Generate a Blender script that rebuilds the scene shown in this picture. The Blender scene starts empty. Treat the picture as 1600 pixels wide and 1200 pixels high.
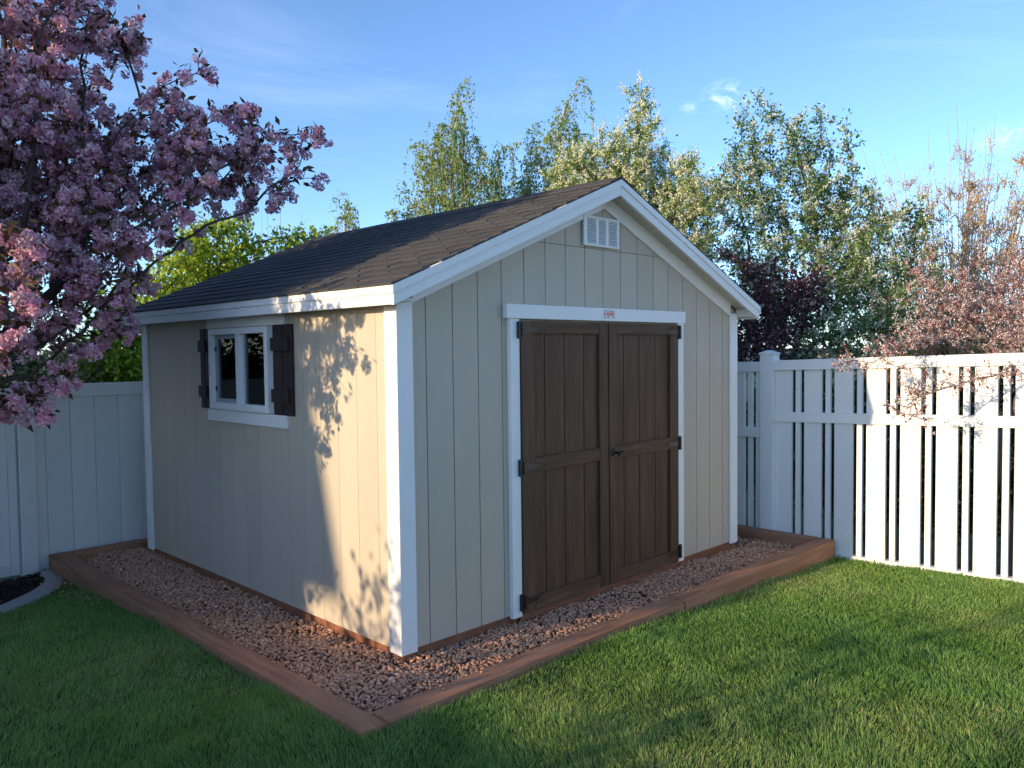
import bpy, bmesh, math, random
import numpy as np
from mathutils import Vector, Matrix
random.seed(7); RNG = np.random.default_rng(7)
R = math.radians
SC = bpy.context.scene
COL = SC.collection

# ------------------------------------------------------------------ camera
CP = np.array([-2.7173, -3.6272, 1.7161]); YAW, PIT, ROL = 0.78384, -0.04175, -0.01116
FOC = 1258.0
fwd = np.array([math.sin(YAW)*math.cos(PIT), math.cos(YAW)*math.cos(PIT), math.sin(PIT)])
rt = np.array([math.cos(YAW), -math.sin(YAW), 0.0]); up = np.cross(rt, fwd)
rt, up = math.cos(ROL)*rt+math.sin(ROL)*up, -math.sin(ROL)*rt+math.cos(ROL)*up
cam_d = bpy.data.cameras.new('camera'); cam = bpy.data.objects.new('camera', cam_d); COL.objects.link(cam)
cam.matrix_world = Matrix(((rt[0], up[0], -fwd[0], CP[0]), (rt[1], up[1], -fwd[1], CP[1]), (rt[2], up[2], -fwd[2], CP[2]), (0, 0, 0, 1)))
cam_d.sensor_width = 36; cam_d.lens = 36*FOC/1600; cam_d.clip_end = 3000; cam_d.clip_start = .05
SC.camera = cam

# ------------------------------------------------------------------ light
SUN_TRAVEL = Vector((4.54, -.766, -.95)).normalized()
TO_SUN = -SUN_TRAVEL
ELEV = math.asin(TO_SUN.z); AZ = math.atan2(TO_SUN.x, TO_SUN.y)
sun_d = bpy.data.lights.new('sun', 'SUN'); sun_d.energy = 2.6; sun_d.angle = R(.55); sun_d.color = (1.0, .76, .47)
sun = bpy.data.objects.new('sun', sun_d); COL.objects.link(sun)
sun.rotation_euler = SUN_TRAVEL.to_track_quat('-Z', 'Y').to_euler(); sun.location = (-20, 4, 12)
W_ = bpy.data.worlds.new('World'); SC.world = W_; W_.use_nodes = True
def build_world():
    nt = W_.node_tree; N = nt.nodes; L = nt.links
    bg = N['Background']; bg.inputs['Strength'].default_value = .15
    sky = N.new('ShaderNodeTexSky'); sky.sky_type = 'NISHITA'; sky.sun_disc = False
    sky.sun_elevation = ELEV; sky.sun_rotation = AZ; sky.altitude = 600; sky.air_density = .72; sky.dust_density = .5; sky.ozone_density = 3.0
    tc = N.new('ShaderNodeTexCoord')
    # thin high wisps everywhere in the sky
    mp = N.new('ShaderNodeMapping'); mp.inputs['Scale'].default_value = (1.2, 1.2, 4.5); mp.inputs['Rotation'].default_value = (.2, .3, .4)
    nz = N.new('ShaderNodeTexNoise'); nz.inputs['Scale'].default_value = 2.2; nz.inputs['Detail'].default_value = 7; nz.inputs['Roughness'].default_value = .62; nz.inputs['Distortion'].default_value = .6
    L.new(tc.outputs['Generated'], mp.inputs['Vector']); L.new(mp.outputs['Vector'], nz.inputs['Vector'])
    rp = N.new('ShaderNodeMapRange'); rp.inputs['From Min'].default_value = .5; rp.inputs['From Max'].default_value = .8; rp.inputs['To Max'].default_value = .10
    L.new(nz.outputs['Fac'], rp.inputs['Value'])
    # a few small cloudlets
    fac = rp.outputs['Result']
    nz2 = N.new('ShaderNodeTexNoise'); nz2.inputs['Scale'].default_value = 34; nz2.inputs['Detail'].default_value = 8; nz2.inputs['Roughness'].default_value = .68; nz2.inputs['Distortion'].default_value = 1.2
    mp2 = N.new('ShaderNodeMapping'); mp2.inputs['Scale'].default_value = (1, 1, 1.9); L.new(tc.outputs['Generated'], mp2.inputs['Vector']); L.new(mp2.outputs[0], nz2.inputs['Vector'])
    for (px, py, rad, amp) in ((1140, 150, .020, .40), (1079, 168, .008, .2), (1575, 214, .02, .28), (1545, 222, .012, .2)):
        d = fwd + rt*(px-800)/FOC + up*(600-py)/FOC; d /= np.linalg.norm(d)
        sub = N.new('ShaderNodeVectorMath'); sub.operation = 'SUBTRACT'; sub.inputs[1].default_value = d
        L.new(tc.outputs['Generated'], sub.inputs[0])
        sc = N.new('ShaderNodeVectorMath'); sc.operation = 'MULTIPLY'; sc.inputs[1].default_value = (1, 1, 1.9); L.new(sub.outputs[0], sc.inputs[0])
        ln = N.new('ShaderNodeVectorMath'); ln.operation = 'LENGTH'; L.new(sc.outputs[0], ln.inputs[0])
        mr = N.new('ShaderNodeMapRange'); mr.interpolation_type = 'SMOOTHSTEP'
        mr.inputs['From Min'].default_value = rad*2.1; mr.inputs['From Max'].default_value = 0; mr.inputs['To Max'].default_value = 1
        L.new(ln.outputs['Value'], mr.inputs['Value'])
        rg = N.new('ShaderNodeMapRange'); rg.inputs['From Min'].default_value = .44; rg.inputs['From Max'].default_value = .72; rg.inputs['To Max'].default_value = amp*1.5
        L.new(nz2.outputs['Fac'], rg.inputs['Value'])
        m2 = N.new('ShaderNodeMath'); m2.operation = 'MULTIPLY'; L.new(mr.outputs[0], m2.inputs[0]); L.new(rg.outputs[0], m2.inputs[1])
        mx = N.new('ShaderNodeMath'); mx.operation = 'MAXIMUM'; L.new(fac, mx.inputs[0]); L.new(m2.outputs[0], mx.inputs[1]); fac = mx.outputs[0]
    mix = N.new('ShaderNodeMixRGB'); L.new(fac, mix.inputs['Fac']); L.new(sky.outputs['Color'], mix.inputs['Color1']); mix.inputs['Color2'].default_value = (5.2, 5.6, 6.4, 1)
    L.new(mix.outputs['Color'], bg.inputs['Color'])
build_world()
vs = SC.view_settings; vs.view_transform = 'Standard'; vs.look = 'None'; vs.exposure = 1.25; vs.gamma = 1; vs.use_curve_mapping = False
SC.cycles.max_bounces = 8; SC.cycles.transparent_max_bounces = 8

# ------------------------------------------------------------------ helpers
WL = {}
def tag(o, label=None, cat=None, group=None, kind=None):
    if label: o['label'] = label
    if cat: o['category'] = cat
    if group: o['group'] = group
    if kind: o['kind'] = kind
    return o
def link(o, parent=None, loc=(0, 0, 0)):
    COL.objects.link(o); o.location = loc; WL[o.name] = Vector(loc)
    if parent is not None:
        o.parent = parent; o.matrix_parent_inverse = Matrix.Translation(-WL[parent.name])
    return o
def thing(name, loc, label, cat, group=None):
    o = bpy.data.objects.new(name, None); o.empty_display_size = .2
    link(o, None, loc); return tag(o, label, cat, group)
def obj(name, me, m, parent=None, loc=(0, 0, 0)):
    o = bpy.data.objects.new(name, me)
    if m is not None and not me.materials: me.materials.append(m)
    return link(o, parent, loc)
def mesh_np(name, V, F, col=None, smooth=False):
    """V (n,3); F (m,k) of one k; col (n,3) point colours"""
    V = np.asarray(V, np.float32); F = np.asarray(F, np.int32); k = F.shape[1]
    me = bpy.data.meshes.new(name)
    me.vertices.add(len(V)); me.vertices.foreach_set('co', V.ravel())
    me.loops.add(F.size); me.loops.foreach_set('vertex_index', F.ravel())
    me.polygons.add(len(F)); me.polygons.foreach_set('loop_start', np.arange(0, F.size, k, dtype=np.int32))
    me.polygons.foreach_set('loop_total', np.full(len(F), k, np.int32))
    if smooth: me.polygons.foreach_set('use_smooth', np.ones(len(F), bool))
    me.update(calc_edges=True)
    if col is not None:
        a = me.attributes.new('col', 'FLOAT_COLOR', 'POINT')
        c = np.ones((len(V), 4), np.float32); c[:, :3] = col; a.data.foreach_set('color', c.ravel())
    return me
BOXF = [(0, 3, 2, 1), (4, 5, 6, 7), (0, 1, 5, 4), (1, 2, 6, 5), (2, 3, 7, 6), (3, 0, 4, 7)]
def hexa(name, c8, m, parent=None, bevel=0.0):
    """closed 6-face solid from 8 corners (4 bottom ccw, 4 top ccw), origin at its centre"""
    c8 = np.array(c8, float); cen = c8.mean(0)
    me = bpy.data.meshes.new(name)
    if bevel:
        bm = bmesh.new(); vs_ = [bm.verts.new(v) for v in (c8-cen)]
        for f in BOXF: bm.faces.new([vs_[i] for i in f])
        bmesh.ops.bevel(bm, geom=bm.edges[:], offset=bevel, segments=1, affect='EDGES')
        bm.to_mesh(me); bm.free()
    else:
        me.from_pydata([tuple(v) for v in (c8-cen)], [], BOXF)
    return obj(name, me, m, parent, tuple(cen))
def c8box(x0, x1, y0, y1, z0, z1):
    return [(x0, y0, z0), (x1, y0, z0), (x1, y1, z0), (x0, y1, z0), (x0, y0, z1), (x1, y0, z1), (x1, y1, z1), (x0, y1, z1)]
def box(name, x0, x1, y0, y1, z0, z1, m, parent=None, bevel=.0025):
    return hexa(name, c8box(x0, x1, y0, y1, z0, z1), m, parent, bevel)
def prism(name, poly, axis, a0, a1, m, parent=None):
    """polygon in a plane extruded along axis ('x': poly=(y,z); 'y': poly=(x,z); 'z': poly=(x,y))"""
    def P(u, v, a): return {'x': (a, u, v), 'y': (u, a, v), 'z': (u, v, a)}[axis]
    n = len(poly); V = np.array([P(u, v, a0) for u, v in poly]+[P(u, v, a1) for u, v in poly]); cen = V.mean(0)
    F = [tuple(range(n))[::-1], tuple(range(n, 2*n))]+[(i, (i+1) % n, n+(i+1) % n, n+i) for i in range(n)]
    me = bpy.data.meshes.new(name); me.from_pydata([tuple(v) for v in V-cen], [], F)
    bm = bmesh.new(); bm.from_mesh(me); bmesh.ops.recalc_face_normals(bm, faces=bm.faces[:]); bm.to_mesh(me); bm.free()
    return obj(name, me, m, parent, tuple(cen))
def depth_point(px, py, d):
    """world point seen at photo pixel px,py at distance d along the view axis"""
    return CP + d*(fwd + rt*(px-800)/FOC + up*(600-py)/FOC)

# ------------------------------------------------------------------ materials
def mat(name, col, rough=.6, var=.12, vs=5, stretch=(1, 1, 1), bump=0, bs=60, bstretch=None, rand=0, spec=.3, attr=False, trans=0, stain=None, wave=None):
    m = bpy.data.materials.new(name); m.use_nodes = True; nt = m.node_tree; N = nt.nodes; L = nt.links
    p = N['Principled BSDF']; p.inputs['Roughness'].default_value = rough; p.inputs['Specular IOR Level'].default_value = spec
    tc = N.new('ShaderNodeTexCoord'); oi = N.new('ShaderNodeObjectInfo')
    off = N.new('ShaderNodeMath'); off.operation = 'MULTIPLY'; off.inputs[1].default_value = 37.0; L.new(oi.outputs['Random'], off.inputs[0])
    av = N.new('ShaderNodeVectorMath'); av.operation = 'ADD'; L.new(tc.outputs['Object'], av.inputs[0]); L.new(off.outputs[0], av.inputs[1])
    mp = N.new('ShaderNodeMapping'); mp.inputs['Scale'].default_value = stretch; L.new(av.outputs[0], mp.inputs['Vector'])
    nz = N.new('ShaderNodeTexNoise'); nz.inputs['Scale'].default_value = vs; nz.inputs['Detail'].default_value = 6; nz.inputs['Roughness'].default_value = .65
    L.new(mp.outputs[0], nz.inputs['Vector'])
    mr = N.new('ShaderNodeMapRange'); mr.inputs['From Min'].default_value = .25; mr.inputs['From Max'].default_value = .75
    mr.inputs['To Min'].default_value = 1-var; mr.inputs['To Max'].default_value = 1+var; L.new(nz.outputs['Fac'], mr.inputs['Value'])
    f = mr.outputs[0]
    if rand:
        r2 = N.new('ShaderNodeMapRange'); r2.inputs['To Min'].default_value = 1-rand; r2.inputs['To Max'].default_value = 1+rand; L.new(oi.outputs['Random'], r2.inputs['Value'])
        mu = N.new('ShaderNodeMath'); mu.operation = 'MULTIPLY'; L.new(f, mu.inputs[0]); L.new(r2.outputs[0], mu.inputs[1]); f = mu.outputs[0]
    vm = N.new('ShaderNodeVectorMath'); vm.operation = 'SCALE'; L.new(f, vm.inputs['Scale'])
    if attr:
        at = N.new('ShaderNodeAttribute'); at.attribute_name = 'col'; L.new(at.outputs['Color'], vm.inputs[0])
    else: vm.inputs[0].default_value = col
    colout = vm.outputs[0]
    if stain:   # (colour, noise scale, threshold, amount)
        n3 = N.new('ShaderNodeTexNoise'); n3.inputs['Scale'].default_value = stain[1]; n3.inputs['Detail'].default_value = 8; n3.inputs['Roughness'].default_value = .7; L.new(mp.outputs[0], n3.inputs['Vector'])
        m3 = N.new('ShaderNodeMapRange'); m3.inputs['From Min'].default_value = stain[2]; m3.inputs['From Max'].default_value = stain[2]+.15; m3.inputs['To Max'].default_value = stain[3]; L.new(n3.outputs['Fac'], m3.inputs['Value'])
        mx = N.new('ShaderNodeMixRGB'); L.new(m3.outputs[0], mx.inputs['Fac']); L.new(colout, mx.inputs['Color1']); mx.inputs['Color2'].default_value = (*stain[0], 1); colout = mx.outputs[0]
    L.new(colout, p.inputs['Base Color'])
    if bump:
        m2 = N.new('ShaderNodeMapping'); m2.inputs['Scale'].default_value = bstretch or stretch; L.new(av.outputs[0], m2.inputs['Vector'])
        n2 = N.new('ShaderNodeTexNoise'); n2.inputs['Scale'].default_value = bs; n2.inputs['Detail'].default_value = 4; n2.inputs['Distortion'].default_value = wave or 0
        L.new(m2.outputs[0], n2.inputs['Vector'])
        b = N.new('ShaderNodeBump'); b.inputs['Strength'].default_value = bump; b.inputs['Distance'].default_value = .004; L.new(n2.outputs['Fac'], b.inputs['Height']); L.new(b.outputs[0], p.inputs['Normal'])
    if trans:
        out = N['Material Output']; tl = N.new('ShaderNodeBsdfTranslucent'); L.new(colout, tl.inputs['Color'])
        ms = N.new('ShaderNodeMixShader'); ms.inputs['Fac'].default_value = trans
        L.new(p.outputs[0], ms.inputs[1]); L.new(tl.outputs[0], ms.inputs[2]); L.new(ms.outputs[0], out.inputs['Surface'])
    return m
M = {}
M['siding'] = mat('beige painted siding', (.525, .46, .365), .62, .06, 3, (1, 1, .15), .7, 45, (1, 1, .09), .025, wave=1.2)
M['siding_back'] = mat('beige siding groove', (.30, .265, .195), .7, .05)
M['white'] = mat('white painted trim', (.84, .84, .82), .5, .035, 4, (1, 1, 1), .08, 40, stain=((.55, .52, .46), 3.0, .66, .25))
M['vinyl'] = mat('white vinyl fence', (.83, .815, .78), .38, .03, 2.5, (1, 1, .4), .0, stain=((.5, .47, .4), 5.0, .64, .3), spec=.4, rand=.03)
M['door'] = mat('dark brown stained door', (.105, .058, .034), .6, .45, 12, (1.5, 1.5, .12), 1.2, 55, (1.2, 1.2, .16), .1, wave=2.0, spec=.22, stain=((.20, .125, .080), 22.0, .54, .55))
M['shutter'] = mat('dark brown shutter', (.035, .017, .018), .5, .2, 10, (1, 1, .2), .3, 50, (1, 1, .1))
M['shingle'] = mat('asphalt shingle', (.080, .077, .075), .9, .22, 60, (1, 1, 1), .8, 300, rand=.12, spec=.12)
M['deck'] = mat('dark roof deck', (.03, .027, .025), .9)
M['soffit'] = mat('white soffit board', (.62, .60, .54), .6, .06, 4)
for ax_, st_ in (('x', (.10, 1, 1)), ('y', (1, .10, 1))):
    M['timber_'+ax_] = mat('reddish brown landscape timber', (.37, .185, .108), .78, .38, 22, st_, 1.0, 55, st_, .14, spec=.2, stain=((.44, .31, .22), 7.0, .57, .65), wave=.6)
M['skid'] = mat('treated wood skid', (.26, .11, .06), .7, .3, 9)
M['black'] = mat('black iron', (.012, .012, .013), .45, .1, spec=.5)
M['brown_metal'] = mat('brown painted hinge strap', (.085, .062, .046), .5, .15)
M['shade_black'] = mat('near-black painted shade', (.025, .022, .02), .9)  # shade put into the colour: near-black for the unlit interior
M['screen'] = mat('grey window track', (.35, .37, .40), .5, .05)
M['sticker'] = mat('sticker paper', (.82, .80, .78), .4, .02)
M['sticker_red'] = mat('red lettering', (.62, .10, .05), .4, .02)
M['sticker_ink'] = mat('violet ink', (.30, .27, .42), .4, .02)
M['gravel'] = mat('pink tan gravel', None, .85, .22, 60, attr=True, bump=.4, bs=120, spec=.2)
M['gravelbase'] = mat('gravel dust', (.20, .125, .09), .95, .3, 40)
M['soil'] = mat('dark mulch soil', (.018, .013, .010), .95, .5, 30, bump=.8, bs=80)
M['mulch'] = mat('mulch chips', None, .9, .2, 30, attr=True)
M['concrete'] = mat('concrete curb', (.36, .36, .35), .8, .15, 14, bump=.3, bs=120, stain=((.2, .2, .19), 5, .58, .5))
M['lawnsoil'] = mat('turf thatch', (.045, .06, .018), .95, .4, 25)
M['ground'] = mat('open ground', (.06, .085, .03), .95, .4, .6)
M['grass'] = mat('grass blades', None, .5, .15, 6, attr=True, trans=.4, spec=.25)
M['bark'] = mat('grey brown bark', (.075, .058, .050), .85, .3, 20, (1, 1, .4), .6, 40)
M['twig'] = mat('tan twig bark', (.26, .185, .115), .8, .25, 20)
M['twig_pale'] = mat('pale tan twigs', (.50, .36, .22), .8, .25, 20)
M['birchbark'] = mat('pale birch bark', (.42, .37, .30), .8, .4, 9, (1, 1, 3), .2, 40)
M['plumbark'] = mat('grey plum bark', (.22, .17, .145), .8, .2, 20)
M['leaf'] = mat('leaves', None, .5, .12, 4, attr=True, trans=.38, spec=.3)
M['petal'] = mat('petals', None, .6, .08, 20, attr=True, trans=.35, spec=.15)
def glass_mat():
    m = bpy.data.materials.new('window glass'); m.use_nodes = True; nt = m.node_tree; N = nt.nodes; L = nt.links
    N.remove(N['Principled BSDF']); t = N.new('ShaderNodeBsdfTransparent'); t.inputs['Color'].default_value = (.72, .76, .8, 1)
    g = N.new('ShaderNodeBsdfGlossy'); g.inputs['Roughness'].default_value = .02; g.inputs['Color'].default_value = (.9, .9, .9, 1)
    f = N.new('ShaderNodeFresnel'); f.inputs['IOR'].default_value = 1.3; s = N.new('ShaderNodeMixShader')
    L.new(f.outputs[0], s.inputs['Fac']); L.new(t.outputs[0], s.inputs[1]); L.new(g.outputs[0], s.inputs[2]); L.new(s.outputs[0], N['Material Output'].inputs['Surface'])
    return m
M['glass'] = glass_mat()

# ------------------------------------------------------------------ ground and lawn
S_X = [-9, -3, -1, .25, .8, 1.7, 2.4, 5]; S_Z = [0.0, -.015, -.03, -.05, -.08, -.135, -.165, -.19]
def lawn_z(x, y):
    s = (np.asarray(x)+np.asarray(y))*.7071
    return np.interp(s, S_X, S_Z)
TB = (-.70, 4.33, -.62, 4.13)      # outer rectangle of the timber border
def in_border(x, y, m=0.0):
    return (x > TB[0]-m) & (x < TB[1]+m) & (y > TB[2]-m) & (y < TB[3]+m)
CURB = np.array([(-3.6, 1.0), (-3.0, 1.5), (-2.4, 2.0), (-1.85, 2.45), (-1.36, 2.87), (-1.0, 3.27), (-.80, 3.60), (-.735, 3.86), (-.73, 4.02)])
def curb_y(x): return np.interp(x, CURB[:, 0], CURB[:, 1], left=1.0, right=9)
def in_bed(x, y, m=0.0): return (y > curb_y(x)-m) & (x < -.7) & (x > -6.5)
g = np.linspace(-1, 1, 41); gx, gy = np.meshgrid(np.sign(g)*np.abs(g)**3*1500, np.sign(g)*np.abs(g)**3*1500)
V = np.stack([gx.ravel(), gy.ravel(), np.full(gx.size, -.45)], 1)
F = np.array([(j*41+i, j*41+i+1, (j+1)*41+i+1, (j+1)*41+i) for j in range(40) for i in range(40)])
tag(obj('ground', mesh_np('ground', V, F), M['ground']), kind='structure')
xs = np.linspace(-6.55, 4.36, 110); ys = np.linspace(-7, 4.17, 113); gx, gy = np.meshgrid(xs, ys)
gz = lawn_z(gx, gy)+.006*np.sin(gx*3.1+1)*np.sin(gy*2.7)
gz = np.where(in_border(gx, gy, -.06), -.36, gz)
gz = np.where(in_bed(gx, gy, -.03), gz-.05, gz)
V = np.stack([gx.ravel(), gy.ravel(), gz.ravel()], 1); n = 110
F = np.array([(j*n+i, j*n+i+1, (j+1)*n+i+1, (j+1)*n+i) for j in range(112) for i in range(109)])
tag(obj('lawn', mesh_np('lawn', V, F, smooth=True), M['lawnsoil']), kind='structure')

# ------------------------------------------------------------------ shed
IN = .0254; W = 144*IN; L_ = 144*IN; T = .02
SL = .4183; EX = -.143; EZ = 2.085; YF = -.163; YB = L_+.163; PK = W/2
def roof_z(x): return EZ+SL*((x if x <= PK else W-x)-EX)
shed = thing('storage_shed', (PK, L_/2, 0), 'beige gable storage shed with white trim and brown double doors', 'shed')
SEAM = 2.425
def planks_front():
    for i in range(18):
        x0 = 8*IN*i+(.0035 if i else 0); x1 = 8*IN*(i+1)-(.0035 if i < 17 else 0)
        zb = .015
        if x0 > 1.0 and x1 < 2.66: zb = 1.9
        def piece(za, zc):
            # zc(x): top
            if x0 < PK < x1: tops = [(x0, zc(x0)), (PK, zc(PK)), (x1, zc(x1))]
            else: tops = [(x0, zc(x0)), (x1, zc(x1))]
            poly = [(x0, za), (x1, za)]+[(a, b) for a, b in reversed(tops)]
            return prism('siding_plank', poly, 'y', .0, .014, M['siding'], shed)
        lim = lambda x: min(roof_z(x)-.10, SEAM-.002)
        piece(zb, lim)
        if roof_z((x0+x1)/2)-.12 > SEAM+.03 and roof_z(x0)-.1 > SEAM+.004 and roof_z(x1)-.1 > SEAM+.004:
            piece(SEAM+.0015, lambda x: roof_z(x)-.10)
planks_front()
for i in range(18):
    y0 = 8*IN*i+(.0011 if i else .016); y1 = 8*IN*(i+1)-(.0011 if i < 17 else 0)
    if y1 <= 1.40 or y0 >= 2.29:
        box('siding_plank', 0, .014, y0, y1, .015, 2.04, M['siding'], shed, 0)
    else:
        ya, yb = y0, y1
        box('siding_plank', 0, .014, ya, yb, .015, 1.31, M['siding'], shed, 0)
        box('siding_plank', 0, .014, ya, yb, 1.895, 2.04, M['siding'], shed, 0)
        if ya < 1.40: box('siding_plank', 0, .014, ya, 1.40, 1.3105, 1.8945, M['siding'], shed, 0)
        if yb > 2.29: box('siding_plank', 0, .014, 2.29, yb, 1.3105, 1.8945, M['siding'], shed, 0)
# sheathing behind the grooves (front gable, sides, back)
prism('sheathing', [(.02, .03), (W-.02, .03), (W-.02, roof_z(W)-.12), (PK, roof_z(PK)-.12), (.02, roof_z(0)-.12)], 'y', .0165, .05, M['siding_back'], shed)
box('sheathing', .0165, .05, .052, 1.42, .03, 2.04, M['siding_back'], shed, 0)
box('sheathing', .0165, .05, 2.27, L_-.06, .03, 2.04, M['siding_back'], shed, 0)
box('sheathing', .0165, .05, 1.4205, 2.2695, .03, 1.33, M['siding_back'], shed, 0)
box('sheathing', .0165, .05, 1.4205, 2.2695, 1.88, 2.04, M['siding_back'], shed, 0)
for i in range(18):
    box('siding_plank', W-.014, W, 8*IN*i+.004, 8*IN*(i+1)-.0035, .015, 2.04, M['siding'], shed, 0)
    box('siding_plank', 8*IN*i+.0035, 8*IN*(i+1)-.0035, L_-.014, L_, .015, roof_z(8*IN*(i+.5))-.14, M['siding'], shed, 0)
box('sheathing', W-.05, W-.0165, .052, L_-.06, .03, 2.04, M['siding_back'], shed, 0)
prism('sheathing', [(.055, .03), (W-.055, .03), (W-.055, roof_z(W)-.12), (PK, roof_z(PK)-.12), (.055, roof_z(0)-.12)], 'y', L_-.05, L_-.0165, M['siding_back'], shed)
for a_ in ((W-.075, W-.0515, .08, L_-.08), (.0515, .075, .08, 1.38), (.0515, .075, 2.31, L_-.08), (.08, W-.08, .0515, .075), (.08, W-.08, L_-.075, L_-.0515)):
    box('shade_lining', *a_, .03, 1.95, M['shade_black'], shed, 0)  # near-black lining added so the window panes look dark
box('shade_lining', .08, W-.08, .08, L_-.08, 1.97, 1.985, M['shade_black'], shed, 0)
box('floor', .06, W-.06, .06, L_-.07, -.02, .028, M['shade_black'], shed, 0)
# skid under the walls
for a in ((.012, .10, .012, L_-.012), (W-.10, W-.012, .012, L_-.012), (.1005, W-.1005, .012, .10), (.1005, W-.1005, L_-.10, L_-.012)):
    box('skid', *a, -.13, .0145, M['skid'], shed, 0)
# corner boards
cw = .095
for (cx, sx) in ((0, 1), (W, -1)):
    for (cy, sy) in ((0, 1), (L_, -1)):
        zt = 1.985
        a, b = sorted((cx-sx*T, cx+sx*cw)); c, d = sorted((cy-sy*T, cy-sy*.0005))
        box('corner_board', a, b, c, d, 0.0, zt+.03 if sy > 0 else zt, M['white'], shed)
        a, b = sorted((cx-sx*T, cx-sx*.0005)); c, d = sorted((cy, cy+sy*cw))
        box('corner_board', a, b, c+(.0005 if sy > 0 else 0), d-(0 if sy > 0 else .0005), 0.0, 1.97, M['white'], shed)
# roof
def slope_solid(name, side, y0, y1, off0, off1, m, parent, x_in=PK, x_out=EX):
    xs_ = [x_out, x_in] if side < 0 else [W-x_in, W-x_out]
    a, b = (xs_[0], xs_[1])
    z = lambda x, o: roof_z(x)+o
    c = [(a, y0, z(a, off0)), (b, y0, z(b, off0)), (b, y1, z(b, off0)), (a, y1, z(a, off0)), (a, y0, z(a, off1)), (b, y0, z(b, off1)), (b, y1, z(b, off1)), (a, y1, z(a, off1))]
    return hexa(name, c, m, parent)
roof = slope_solid('roof', -1, YF+.024, YB-.024, -.055, -.012, M['deck'], shed, x_in=PK-.001)
slope_solid('roof_slab', 1, YF+.024, YB-.024, -.055, -.012, M['deck'], roof, x_in=PK-.001)
SH_W, EXPO, TH = .305, .1265, .011
ang = math.atan(SL)
def shingle_mesh(w):
    l = EXPO+.03
    v = [(0, -w/2, 0), (l, -w/2, 0), (l, w/2, 0), (0, w/2, 0), (0, -w/2, TH), (l, -w/2, .0022), (l, w/2, .0022), (0, w/2, TH)]
    me = bpy.data.meshes.new('shingle'); me.from_pydata(v, [], BOXF); me.materials.append(M['shingle']); return me
SHM = [shingle_mesh(SH_W-.004), shingle_mesh(SH_W-.012), shingle_mesh(SH_W-.020)]
NC = 17
fieldV, fieldF = [], []
for c in range(NC):
    s0 = -.016+c*EXPO
    off = (c*.1371) % SH_W
    yy = YF-.012-off
    while yy < YB+.01:
        a, b = max(yy, YF-.010), min(yy+SH_W, YB+.010)
        if b-a > .03:
            x = EX+s0*math.cos(ang); z = EZ+s0*math.sin(ang)
            lift = .0008+.0022*random.random()
            full = (b-a) > SH_W-.001
            if s0+EXPO*.5 < 2.137:
                me = random.choice(SHM) if full else shingle_mesh(b-a-.004)
                o = bpy.data.objects.new('shingle', me)
                link(o, roof, (x, (a+b)/2, z-.010+lift)); o.rotation_euler = (random.uniform(-.002, .002), -ang-.0, random.uniform(-.004, .004))
                k = len(fieldV)*8
                vv = np.array([v.co for v in me.vertices]); ca, sa = math.cos(ang), math.sin(ang)
                wx = x+vv[:, 0]*ca-vv[:, 2]*sa; wz = z-.010+lift+vv[:, 0]*sa+vv[:, 2]*ca
                fieldV.append(np.stack([W-wx, (a+b)/2+vv[:, 1], wz], 1)); fieldF += [tuple(k+i for i in f[::-1]) for f in BOXF]
        yy += SH_W
o = obj('shingle_field', mesh_np('shingle_field', np.concatenate(fieldV), np.array(fieldF)), M['shingle'], roof); o['kind'] = 'stuff'
yy = YF-.01
while yy < YB:
    b = min(yy+.15, YB+.01)
    h = .014+.002*random.random(); w = .13
    c = []
    zz = roof_z(PK)+.004
    poly = [(PK-w, zz-SL*w-.004), (PK, zz-.004), (PK+w, zz-SL*w-.004), (PK+w, zz-SL*w+.004), (PK, zz+.006), (PK-w, zz-SL*w+.004)]
    prism('ridge_shingle', poly, 'y', yy, b-.003, M['shingle'], roof); yy += .15
# rake boards, eave boards, soffits, frieze
for (yf, yb) in ((YF, YF+.022), (YB-.022, YB)):
    for s in (-1, 1):
        slope_solid('barge_board', s, yf, yb, -.122, -.058, M['white'], shed, x_in=PK-.0006, x_out=EX+.004)
        y0, y1 = (yf-.009, yb) if yf < 1 else (yf, yb+.009)
        slope_solid('barge_cap', s, y0, y1, -.0575, -.012, M['white'], shed, x_in=PK-.0006, x_out=EX-.007)
for s in (-1, 1):
    xa = (EX, EX+.02) if s < 0 else (W-EX-.02, W-EX)
    box('eave_fascia', *xa, YF+.0225, YB-.0225, EZ-.118, EZ-.0585, M['white'], shed)
    xb = (EX-.008, EX+.02) if s < 0 else (W-EX-.02, W-EX+.008)
    box('eave_cap', *xb, YF+.0225, YB-.0225, EZ-.058, EZ-.014, M['white'], shed)
    xc = (EX+.0205, -.0005) if s < 0 else (W+.0005, W-EX-.0205)
    box('eave_soffit', *xc, YF+.023, YB-.023, EZ-.100, EZ-.088, M['soffit'], shed, 0)
    xd = (EX+.021, -.021) if s < 0 else (W+.021, W-EX-.021)
    box('eave_return', *xd, YF+.0235, -.001, EZ-.0875, EZ-.0865+.05, M['soffit'], shed, 0)
    for (yf, yb) in ((YF+.0225, -.0005), (L_+.0005, YB-.0225)):
        slope_solid('rake_soffit', s, yf, yb, -.085, -.0555, M['soffit'], shed, x_in=PK-.001, x_out=EX+.0205)
    slope_solid('frieze_board', s, -.019, -.0005, -.195, -.0855, M['white'], shed, x_in=PK-.0005, x_out=.096)
for k in range(7):   # nail heads on the right soffit
    x = PK+.25+k*.24; me = bpy.data.meshes.new('nail_head')
    bm = bmesh.new(); bmesh.ops.create_cone(bm, cap_ends=True, segments=8, radius1=.006, radius2=.006, depth=.004); bm.to_mesh(me); bm.free()
    obj('nail_head', me, M['black'], shed, (x, -.075, roof_z(x)-.0868))
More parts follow.
